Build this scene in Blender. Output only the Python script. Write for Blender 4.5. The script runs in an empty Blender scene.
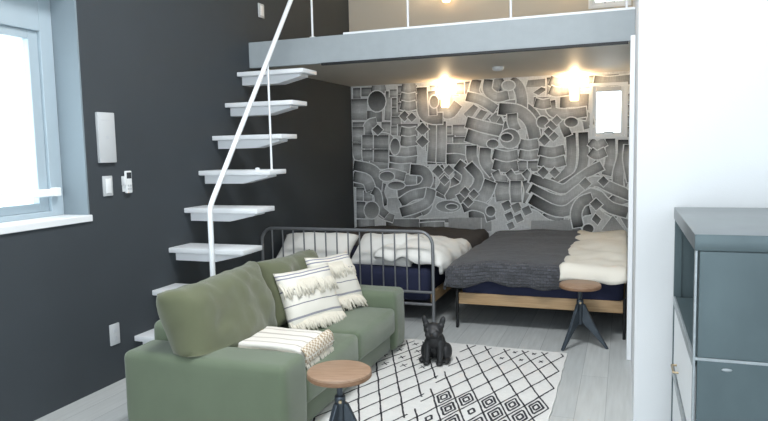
import bpy, bmesh, math, random
from mathutils import Vector, Matrix, noise
random.seed(11)
PI = math.pi
SC = bpy.context.scene
COL = SC.collection

# ------------------------------------------------------------------ materials
def lin(c):
    return tuple(((v/255)/12.92 if v/255 <= .04045 else ((v/255+.055)/1.055)**2.4) for v in c)

def mat(name, rgb, rough=.6, metal=0., var=0., vscale=6., bump=0., bscale=60., spec=.5, rgb2=None, stretch=None, coat=0., sheen=0.):
    m = bpy.data.materials.new(name); m.use_nodes = True
    nt = m.node_tree; b = nt.nodes['Principled BSDF']
    c = lin(rgb) + (1,)
    b.inputs['Base Color'].default_value = c
    b.inputs['Roughness'].default_value = rough
    b.inputs['Metallic'].default_value = metal
    b.inputs['Specular IOR Level'].default_value = spec
    if coat: b.inputs['Coat Weight'].default_value = coat
    if sheen:
        b.inputs['Sheen Weight'].default_value = sheen
        b.inputs['Sheen Roughness'].default_value = .5
    tc = nt.nodes.new('ShaderNodeTexCoord'); mp = nt.nodes.new('ShaderNodeMapping')
    nt.links.new(tc.outputs['Object'], mp.inputs['Vector'])
    if stretch: mp.inputs['Scale'].default_value = stretch
    if var or rgb2:
        n = nt.nodes.new('ShaderNodeTexNoise'); n.inputs['Scale'].default_value = vscale
        n.inputs['Detail'].default_value = 6
        nt.links.new(mp.outputs[0], n.inputs['Vector'])
        r = nt.nodes.new('ShaderNodeValToRGB')
        d = lin(rgb2) + (1,) if rgb2 else tuple(v*(1-var) for v in c[:3]) + (1,)
        r.color_ramp.elements[0].color = d; r.color_ramp.elements[0].position = .32
        r.color_ramp.elements[1].color = c; r.color_ramp.elements[1].position = .68
        nt.links.new(n.outputs['Fac'], r.inputs[0]); nt.links.new(r.outputs[0], b.inputs['Base Color'])
    if bump:
        n2 = nt.nodes.new('ShaderNodeTexNoise'); n2.inputs['Scale'].default_value = bscale
        n2.inputs['Detail'].default_value = 4
        nt.links.new(mp.outputs[0], n2.inputs['Vector'])
        bp = nt.nodes.new('ShaderNodeBump'); bp.inputs['Strength'].default_value = bump; bp.inputs['Distance'].default_value = .01
        nt.links.new(n2.outputs['Fac'], bp.inputs['Height']); nt.links.new(bp.outputs[0], b.inputs['Normal'])
    return m

def emis(name, rgb, s):
    m = bpy.data.materials.new(name); m.use_nodes = True
    b = m.node_tree.nodes['Principled BSDF']
    b.inputs['Base Color'].default_value = lin(rgb) + (1,)
    b.inputs['Emission Color'].default_value = lin(rgb) + (1,)
    b.inputs['Emission Strength'].default_value = s
    return m

def N(m): return m.node_tree.nodes, m.node_tree.links

M = {}
M['charcoal'] = mat('charcoal_wallpaper', (57, 63, 68), .75, var=.08, vscale=3, bump=.12, bscale=260)
M['white_wall'] = mat('white_wallpaper', (224, 227, 229), .8, bump=.08, bscale=220)
M['ceiling'] = mat('ceiling_white', (214, 214, 212), .8)
M['loft_beige'] = mat('loft_wallpaper', (214, 206, 192), .85)
M['soffit'] = mat('soffit_paint', (200, 194, 182), .55, var=.05, vscale=2)
M['steel_paint'] = mat('fascia_paint', (158, 166, 170), .5, var=.06, vscale=14, bump=.05, bscale=120)
M['white_paint'] = mat('white_steel_paint', (232, 235, 238), .4)
M['slot_shade'] = mat('slot_shade_black', (28, 30, 32), .5)
M['window_frame'] = mat('window_frame_white', (238, 241, 243), .4)
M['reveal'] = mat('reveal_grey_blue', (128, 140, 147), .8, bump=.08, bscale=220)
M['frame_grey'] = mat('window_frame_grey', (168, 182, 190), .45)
M['plastic'] = mat('white_plastic', (232, 234, 235), .35)
M['plate'] = mat('wall_plate_white', (192, 195, 197), .4)
M['plastic_grey'] = mat('grey_plastic', (188, 192, 196), .4)
M['lcd'] = mat('display_dark', (58, 62, 66), .25)
M['sofa'] = mat('sofa_green', (102, 114, 93), .9, var=.10, vscale=7, bump=.22, bscale=420, spec=.25, sheen=.35)
M['sofa_back'] = mat('sofa_cushion_green', (99, 103, 79), .9, var=.12, vscale=5, bump=.22, bscale=420, spec=.25, sheen=.3)
M['navy'] = mat('navy_mattress', (42, 46, 68), .9, var=.12, vscale=14, bump=.25, bscale=300, spec=.2)
M['linen'] = mat('white_linen', (234, 233, 228), .9, bump=.12, bscale=90, spec=.2)
M['cream'] = mat('cream_linen', (230, 225, 213), .9, bump=.15, bscale=90, spec=.2)
M['quilt_grey'] = mat('grey_quilt', (84, 80, 78), .95, var=.15, vscale=20, bump=.4, bscale=120, spec=.15)
M['bed_wood'] = mat('bed_wood', (176, 148, 112), .5, rgb2=(152, 122, 86), vscale=3, stretch=(2, 26, 26), bump=.05, bscale=30)
M['bed_metal'] = mat('bed_metal', (126, 128, 131), .4, metal=.5)
M['black_metal'] = mat('black_metal', (34, 35, 37), .45, metal=.5)
M['stool_wood'] = mat('stool_wood', (164, 136, 113), .5, rgb2=(138, 110, 87), vscale=4, stretch=(3, 32, 3), bump=.06, bscale=40)
M['stool_wood_edge'] = mat('stool_wood_edge', (140, 108, 82), .55, rgb2=(116, 86, 62), vscale=5, stretch=(6, 6, 40))
M['gunmetal'] = mat('gunmetal', (74, 82, 90), .4, metal=.6, var=.15, vscale=30)
M['brass'] = mat('brass', (172, 156, 128), .35, metal=.9)
M['dog'] = mat('matte_black_resin', (33, 34, 36), .5, spec=.45)
M['dog_eye'] = mat('glossy_black', (10, 10, 11), .12)
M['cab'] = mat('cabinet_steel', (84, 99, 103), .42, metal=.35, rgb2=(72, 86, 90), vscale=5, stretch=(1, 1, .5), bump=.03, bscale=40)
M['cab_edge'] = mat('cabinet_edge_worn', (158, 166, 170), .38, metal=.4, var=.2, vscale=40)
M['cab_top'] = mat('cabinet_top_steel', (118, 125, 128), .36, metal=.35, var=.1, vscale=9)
M['cab_white'] = mat('cabinet_white_front', (222, 226, 228), .5)
M['chrome'] = mat('chrome', (190, 192, 194), .2, metal=1)
M['fringe'] = mat('fringe_cotton', (222, 216, 202), .95, bump=.3, bscale=200, spec=.15)
M['lamp_glass'] = emis('sconce_glass', (255, 216, 165), 3.5)

# floor: whitewashed boards
def floor_mat():
    m = bpy.data.materials.new('whitewashed_boards'); m.use_nodes = True
    n, l = N(m); b = n['Principled BSDF']; b.inputs['Roughness'].default_value = .38; b.inputs['Specular IOR Level'].default_value = .4
    tc = n.new('ShaderNodeTexCoord'); mp = n.new('ShaderNodeMapping'); mp.inputs['Rotation'].default_value = (0, 0, PI/2)
    l.new(tc.outputs['Object'], mp.inputs['Vector'])
    br = n.new('ShaderNodeTexBrick'); br.inputs['Scale'].default_value = 1
    br.inputs['Brick Width'].default_value = 1.8; br.inputs['Row Height'].default_value = .15
    br.inputs['Mortar Size'].default_value = .0018; br.offset = .37
    br.inputs['Color1'].default_value = lin((193, 196, 195)) + (1,); br.inputs['Color2'].default_value = lin((180, 184, 184)) + (1,)
    br.inputs['Mortar'].default_value = lin((150, 154, 155)) + (1,)
    l.new(mp.outputs[0], br.inputs['Vector'])
    mp2 = n.new('ShaderNodeMapping'); mp2.inputs['Scale'].default_value = (22, 1.6, 1); l.new(tc.outputs['Object'], mp2.inputs['Vector'])
    ns = n.new('ShaderNodeTexNoise'); ns.inputs['Scale'].default_value = 2.2; ns.inputs['Detail'].default_value = 7; l.new(mp2.outputs[0], ns.inputs['Vector'])
    rp = n.new('ShaderNodeValToRGB'); rp.color_ramp.elements[0].position = .3; rp.color_ramp.elements[0].color = (.9, .9, .9, 1)
    rp.color_ramp.elements[1].position = .7; rp.color_ramp.elements[1].color = (1.05, 1.05, 1.05, 1); l.new(ns.outputs['Fac'], rp.inputs[0])
    mx = n.new('ShaderNodeMix'); mx.data_type = 'RGBA'; mx.blend_type = 'MULTIPLY'; mx.inputs[0].default_value = 1
    l.new(br.outputs['Color'], mx.inputs[6]); l.new(rp.outputs[0], mx.inputs[7]); l.new(mx.outputs[2], b.inputs['Base Color'])
    bp = n.new('ShaderNodeBump'); bp.inputs['Strength'].default_value = .15; bp.inputs['Distance'].default_value = .004
    l.new(ns.outputs['Fac'], bp.inputs['Height']); l.new(bp.outputs[0], b.inputs['Normal'])
    return m
M['floor'] = floor_mat()

# printed mural: grey tones carried by the printed pieces, with fine pencil hatching
def mural_mat():
    m = bpy.data.materials.new('mural_print'); m.use_nodes = True
    n, l = N(m); b = n['Principled BSDF']; b.inputs['Roughness'].default_value = .75; b.inputs['Specular IOR Level'].default_value = .25
    at = n.new('ShaderNodeAttribute'); at.attribute_name = 'tone'
    tc = n.new('ShaderNodeTexCoord')
    mp = n.new('ShaderNodeMapping'); mp.inputs['Scale'].default_value = (18, 1, 240); l.new(tc.outputs['Object'], mp.inputs['Vector'])
    a = n.new('ShaderNodeTexNoise'); a.inputs['Scale'].default_value = 1.; a.inputs['Detail'].default_value = 3; l.new(mp.outputs[0], a.inputs['Vector'])
    mp2 = n.new('ShaderNodeMapping'); mp2.inputs['Scale'].default_value = (220, 1, 14); l.new(tc.outputs['Object'], mp2.inputs['Vector'])
    c = n.new('ShaderNodeTexNoise'); c.inputs['Scale'].default_value = 1.; c.inputs['Detail'].default_value = 3; l.new(mp2.outputs[0], c.inputs['Vector'])
    ad = n.new('ShaderNodeMath'); ad.operation = 'ADD'; l.new(a.outputs['Fac'], ad.inputs[0]); l.new(c.outputs['Fac'], ad.inputs[1])
    mr = n.new('ShaderNodeMapRange'); mr.inputs['From Min'].default_value = .7; mr.inputs['From Max'].default_value = 1.3
    mr.inputs['To Min'].default_value = .78; mr.inputs['To Max'].default_value = 1.2; l.new(ad.outputs[0], mr.inputs['Value'])
    mx = n.new('ShaderNodeMix'); mx.data_type = 'RGBA'; mx.blend_type = 'MULTIPLY'; mx.inputs[0].default_value = 1
    l.new(at.outputs['Color'], mx.inputs[6]); l.new(mr.outputs[0], mx.inputs[7]); l.new(mx.outputs[2], b.inputs['Base Color'])
    return m
M['mural'] = mural_mat()

# coarse basket knit
def knit_mat():
    m = bpy.data.materials.new('basket_knit'); m.use_nodes = True
    n, l = N(m); b = n['Principled BSDF']; b.inputs['Roughness'].default_value = .95; b.inputs['Specular IOR Level'].default_value = .15
    b.inputs['Sheen Weight'].default_value = .25
    uv = n.new('ShaderNodeUVMap'); uv.uv_map = 'UVMap'
    br = n.new('ShaderNodeTexBrick'); br.inputs['Scale'].default_value = 1; br.inputs['Brick Width'].default_value = .036; br.inputs['Row Height'].default_value = .021
    br.inputs['Mortar Size'].default_value = .003; br.inputs['Mortar Smooth'].default_value = 1
    br.inputs['Color1'].default_value = lin((84, 85, 91)) + (1,); br.inputs['Color2'].default_value = lin((66, 67, 71)) + (1,); br.inputs['Mortar'].default_value = lin((38, 38, 42)) + (1,)
    l.new(uv.outputs[0], br.inputs['Vector']); l.new(br.outputs['Color'], b.inputs['Base Color'])
    bp = n.new('ShaderNodeBump'); bp.invert = True; bp.inputs['Strength'].default_value = .9; bp.inputs['Distance'].default_value = .01
    l.new(br.outputs['Fac'], bp.inputs['Height']); l.new(bp.outputs[0], b.inputs['Normal'])
    return m
M['knit'] = knit_mat()

# woven stripes across the V coordinate of a cloth: list of (from, to, rgb)
def stripe_mat(name, base, stripes):
    m = bpy.data.materials.new(name); m.use_nodes = True
    n, l = N(m); b = n['Principled BSDF']; b.inputs['Roughness'].default_value = .95; b.inputs['Specular IOR Level'].default_value = .15
    uv = n.new('ShaderNodeUVMap'); uv.uv_map = 'UVMap'; sp = n.new('ShaderNodeSeparateXYZ'); l.new(uv.outputs[0], sp.inputs[0])
    r = n.new('ShaderNodeValToRGB'); r.color_ramp.interpolation = 'CONSTANT'
    el = r.color_ramp.elements; el[0].color = lin(base) + (1,); el[1].position = .9999; el[1].color = lin(base) + (1,)
    for a, c, rgb in stripes:
        e = el.new(a); e.color = lin(rgb) + (1,); e = el.new(c); e.color = lin(base) + (1,)
    l.new(sp.outputs[1], r.inputs[0]); l.new(r.outputs[0], b.inputs['Base Color'])
    tc = n.new('ShaderNodeTexCoord'); ns = n.new('ShaderNodeTexNoise'); ns.inputs['Scale'].default_value = 160; l.new(tc.outputs['Object'], ns.inputs['Vector'])
    bp = n.new('ShaderNodeBump'); bp.inputs['Strength'].default_value = .35; bp.inputs['Distance'].default_value = .008
    l.new(ns.outputs['Fac'], bp.inputs['Height']); l.new(bp.outputs[0], b.inputs['Normal'])
    return m
M['cushion'] = stripe_mat('striped_cushion_cotton', (226, 222, 212), [(.20, .235, (150, 150, 158)), (.42, .435, (120, 120, 130)), (.66, .68, (128, 128, 138)), (.86, .885, (140, 140, 152)), (.92, .945, (140, 140, 152))])
M['throw'] = stripe_mat('striped_throw_cotton', (230, 226, 218), [(.12, .16, (188, 180, 172)), (.36, .40, (190, 182, 172)), (.60, .65, (186, 178, 170)), (.85, .89, (190, 182, 174))])

def check_mat():
    m = bpy.data.materials.new('checked_weave'); m.use_nodes = True
    n, l = N(m); b = n['Principled BSDF']; b.inputs['Roughness'].default_value = .95
    tc = n.new('ShaderNodeTexCoord'); ck = n.new('ShaderNodeTexChecker'); ck.inputs['Scale'].default_value = 62
    ck.inputs['Color1'].default_value = lin((222, 214, 200)) + (1,); ck.inputs['Color2'].default_value = lin((176, 156, 130)) + (1,)
    l.new(tc.outputs['Object'], ck.inputs['Vector']); l.new(ck.outputs['Color'], b.inputs['Base Color'])
    return m
M['check'] = check_mat()
M['rug'] = mat('rug_cream_wool', (226, 225, 222), .97, var=.07, vscale=40, bump=.5, bscale=240, spec=.1)
M['rug_line'] = mat('rug_charcoal_wool', (72, 72, 76), .97, var=.3, vscale=60, bump=.5, bscale=240, spec=.1)

def glass_mat():
    m = bpy.data.materials.new('window_glass'); m.use_nodes = True
    n, l = N(m); n.remove(n['Principled BSDF'])
    t = n.new('ShaderNodeBsdfTransparent'); t.inputs[0].default_value = (.95, .97, .97, 1)
    g = n.new('ShaderNodeBsdfGlossy'); g.inputs['Roughness'].default_value = .02
    mx = n.new('ShaderNodeMixShader'); mx.inputs[0].default_value = .05
    l.new(t.outputs[0], mx.inputs[1]); l.new(g.outputs[0], mx.inputs[2]); l.new(mx.outputs[0], n['Material Output'].inputs[0])
    return m
M['glass'] = glass_mat()

# ------------------------------------------------------------------ mesh helpers
def tag(o, label=None, cat=None, group=None, kind=None):
    if label: o['label'] = label
    if cat: o['category'] = cat
    if group: o['group'] = group
    if kind: o['kind'] = kind
    return o

def thing(name, loc, label, cat, group=None):
    o = bpy.data.objects.new(name, None); COL.objects.link(o); o.location = loc; o.empty_display_size = .1
    return tag(o, label, cat, group)

def root_of(o):
    while o.parent: o = o.parent
    return o

def obj(name, bm, m, parent=None, smooth=None, origin=None, local=False, recalc=True):
    """link a bmesh (built in world metres unless local) as ONE mesh object"""
    off = Vector((0, 0, 0))
    if parent is not None and not local: off = root_of(parent).location.copy()
    elif origin is not None: off = Vector(origin)
    if off.length > 0: bmesh.ops.translate(bm, verts=bm.verts, vec=-off)
    if recalc: bmesh.ops.recalc_face_normals(bm, faces=bm.faces)
    me = bpy.data.meshes.new(name); bm.to_mesh(me); bm.free()
    for x in (m if isinstance(m, (list, tuple)) else [m]): me.materials.append(x)
    if smooth is not None:
        for p in me.polygons: p.use_smooth = True
        if smooth < 180: me.set_sharp_from_angle(angle=math.radians(smooth))
    o = bpy.data.objects.new(name, me); COL.objects.link(o)
    if parent is not None: o.parent = parent
    elif origin is not None: o.location = origin
    return o

def add(bm, tmp, mi=0):
    me = bpy.data.meshes.new('t'); 
    for f in tmp.faces: f.material_index = mi
    tmp.to_mesh(me); tmp.free(); bm.from_mesh(me); bpy.data.meshes.remove(me)

def box(bm, x0, x1, y0, y1, z0, z1, r=0., seg=2, mi=0, mtx=None):
    t = bmesh.new(); bmesh.ops.create_cube(t, size=1)
    for v in t.verts: v.co = Vector(((x0+x1)/2+v.co.x*(x1-x0), (y0+y1)/2+v.co.y*(y1-y0), (z0+z1)/2+v.co.z*(z1-z0)))
    if r: bmesh.ops.bevel(t, geom=t.edges[:], offset=r, segments=seg, profile=.5, affect='EDGES')
    if mtx: bmesh.ops.transform(t, matrix=mtx, verts=t.verts)
    add(bm, t, mi)

def spline(pts, n=8):
    P = [Vector(p) for p in pts]
    if len(P) < 3: return [P[0].lerp(P[-1], i/n) for i in range(n+1)]
    out = []
    for i in range(len(P)-1):
        a = P[i-1] if i else P[0]*2-P[1]; b, c = P[i], P[i+1]; d = P[i+2] if i+2 < len(P) else P[-1]*2-P[-2]
        for k in range(n):
            t = k/n
            out.append(.5*((2*b)+(c-a)*t+(2*a-5*b+4*c-d)*t*t+(3*b-a-3*c+d)*t**3))
    out.append(P[-1]); return out

def tube(bm, path, r, seg=10, mi=0, caps=True):
    path = [Vector(p) for p in path]; rings = []; up = None
    for i, p in enumerate(path):
        d = (path[min(i+1, len(path)-1)]-path[max(i-1, 0)]).normalized()
        if up is None: up = Vector((0, 0, 1)) if abs(d.z) < .9 else Vector((1, 0, 0))
        s = d.cross(up).normalized(); up = s.cross(d).normalized()
        rr = r[i] if isinstance(r, (list, tuple)) else r
        rings.append([bm.verts.new(p+rr*(math.cos(a)*s+math.sin(a)*up)) for a in [2*PI*k/seg for k in range(seg)]])
    for a, b in zip(rings, rings[1:]):
        for k in range(seg):
            f = bm.faces.new((a[k], a[(k+1) % seg], b[(k+1) % seg], b[k])); f.material_index = mi
    if caps:
        bm.faces.new(rings[0][::-1]).material_index = mi; bm.faces.new(rings[-1]).material_index = mi

def lathe(bm, prof, c=(0, 0), seg=32, mi=0):
    rings = []
    for r, z in prof:
        if r <= 1e-6: rings.append([bm.verts.new((c[0], c[1], z))])
        else: rings.append([bm.verts.new((c[0]+r*math.cos(2*PI*k/seg), c[1]+r*math.sin(2*PI*k/seg), z)) for k in range(seg)])
    for a, b in zip(rings, rings[1:]):
        for k in range(seg):
            k2 = (k+1) % seg
            if len(a) == 1 and len(b) == 1: continue
            if len(a) == 1: f = bm.faces.new((a[0], b[k2], b[k]))
            elif len(b) == 1: f = bm.faces.new((a[k], a[k2], b[0]))
            else: f = bm.faces.new((a[k], a[k2], b[k2], b[k]))
            f.material_index = mi

def prism(bm, poly, y0, y1, mi=0, mtx=None):
    """polygon in local XZ extruded along local Y"""
    t = bmesh.new()
    a = [t.verts.new((x, y0, z)) for x, z in poly]; b = [t.verts.new((x, y1, z)) for x, z in poly]
    t.faces.new(a); t.faces.new(b[::-1]); n = len(poly)
    for i in range(n): t.faces.new((a[i], b[i], b[(i+1) % n], a[(i+1) % n]))
    if mtx: bmesh.ops.transform(t, matrix=mtx, verts=t.verts)
    add(bm, t, mi)

def nz(p, s, seed=0.): return noise.noise(Vector(p)*s+Vector((seed*7.3, seed*3.1, seed*1.7)))

def cushion(bm, w, h, t, mtx, n=22, pinch=.10, seed=0, wr=.012, power=2.6, mi=0):
    """a stuffed cushion: local X width, local Z height, local Y thickness, with UVs"""
    tb = bmesh.new(); uvl = tb.loops.layers.uv.new('UVMap')
    front, back = {}, {}
    for i in range(n+1):
        for j in range(n+1):
            u, v = 2*i/n-1, 2*j/n-1
            edge = max(0, (1-abs(u)**power)*(1-abs(v)**power))**.5
            sx = 1-pinch*(v*v)*(1-abs(u)**3*.0)*.0 - pinch*(1-v*v)*abs(u)
            sz = 1-pinch*(1-u*u)*abs(v)
            x, z = u*w/2*sx, v*h/2*sz
            wob = wr*nz((x, z, 0), 5, seed)+wr*.5*nz((x, z, 0), 13, seed+3)
            y = t/2*edge
            bd = i in (0, n) or j in (0, n)
            co = mtx @ Vector((x+wob*.6, -y-wob*edge, z+wob*.4)); front[i, j] = tb.verts.new(co)
            back[i, j] = front[i, j] if bd else tb.verts.new(mtx @ Vector((x+wob*.6, y+wob*edge, z+wob*.4)))
    for i in range(n):
        for j in range(n):
            for d, rev in ((front, 0), (back, 1)):
                q = [(i, j), (i+1, j), (i+1, j+1), (i, j+1)]
                if rev: q = q[::-1]
                f = tb.faces.new([d[k] for k in q])
                for lp, k in zip(f.loops, q): lp[uvl].uv = (k[0]/n, k[1]/n)
                f.material_index = mi
    me = bpy.data.meshes.new('t'); tb.to_mesh(me); tb.free(); bm.from_mesh(me); bpy.data.meshes.remove(me)

def drape(bm, x0, x1, y0, y1, top, dl, dr, df, r=.05, step=.035, seed=0, amp=.012, fold=.012, db=0, hem=.012):
    """cloth lying on a box x0..x1, y0(front)..y1(back), falling dl/dr/df over its left/right/front edges"""
    uvl = bm.loops.layers.uv.new('UVMap')
    def over(s):
        if s <= 0: return 0, 0
        if s < r*PI/2: return r*math.sin(s/r), r*(1-math.cos(s/r))
        return r, r+(s-r*PI/2)
    nx = max(4, int((x1-x0+dl+dr)/step)); ny = max(4, int((y1-y0+df+db)/step)); V = {}
    for i in range(nx+1):
        for j in range(ny+1):
            a = x0-dl+(x1-x0+dl+dr)*i/nx
            b = y0-df+(y1-y0+df+db)*j/ny
            b2 = b - (hem*nz((a, 0, 0), 5, seed+5) if j == 0 else 0)
            ox, hx = over(max(x0+r-a, a-x1+r)); oy, hy = over(max(y0+r-b2, b2-(y1-r) if db else -1))
            x = min(max(a, x0+r), x1-r)+(-ox if a < x0+r else ox if a > x1-r else 0)
            y = max(b2, y0+r) if not db else min(max(b2, y0+r), y1-r)
            y += (-oy if b2 < y0+r else (oy if db and b2 > y1-r else 0))
            d = max(hx, hy)
            z = (top(x, y) if callable(top) else top)-d
            f = fold*min(1, d/.08)
            wave = math.sin(a*23+seed+2*nz((a, b, 0), 2, seed))*f + nz((a*2, b, 1), 6, seed)*f
            wavex = math.sin(b*21+seed+2*nz((a, b, 0), 2, seed))*f
            if hy > 0.01: y -= max(-.012, wave)
            if hx > 0.01: x += (-1 if a < x0+r else 1)*max(-.012, wavex)
            z += amp*nz((a, b, 0), 3.2, seed)+amp*.6*nz((a, b, 0), 8, seed+2)
            V[i, j] = bm.verts.new((x, y, z))
    for i in range(nx):
        for j in range(ny):
            q = [(i, j), (i+1, j), (i+1, j+1), (i, j+1)]
            f = bm.faces.new([V[k] for k in q])
            for lp, k in zip(f.loops, q): lp[uvl].uv = ((x1-x0+dl+dr)*k[0]/nx, (y1-y0+df+db)*k[1]/ny)

def solid(o, t, sub=0):
    s = o.modifiers.new('thick', 'SOLIDIFY'); s.thickness = t; s.offset = 1
    if sub: k = o.modifiers.new('sub', 'SUBSURF'); k.levels = sub; k.render_levels = sub
    return o

def copy_tree(o, parent=None):
    c = o.copy(); COL.objects.link(c)
    if parent is not None: c.parent = parent
    for ch in list(o.children): copy_tree(ch, c)
    return c

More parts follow.
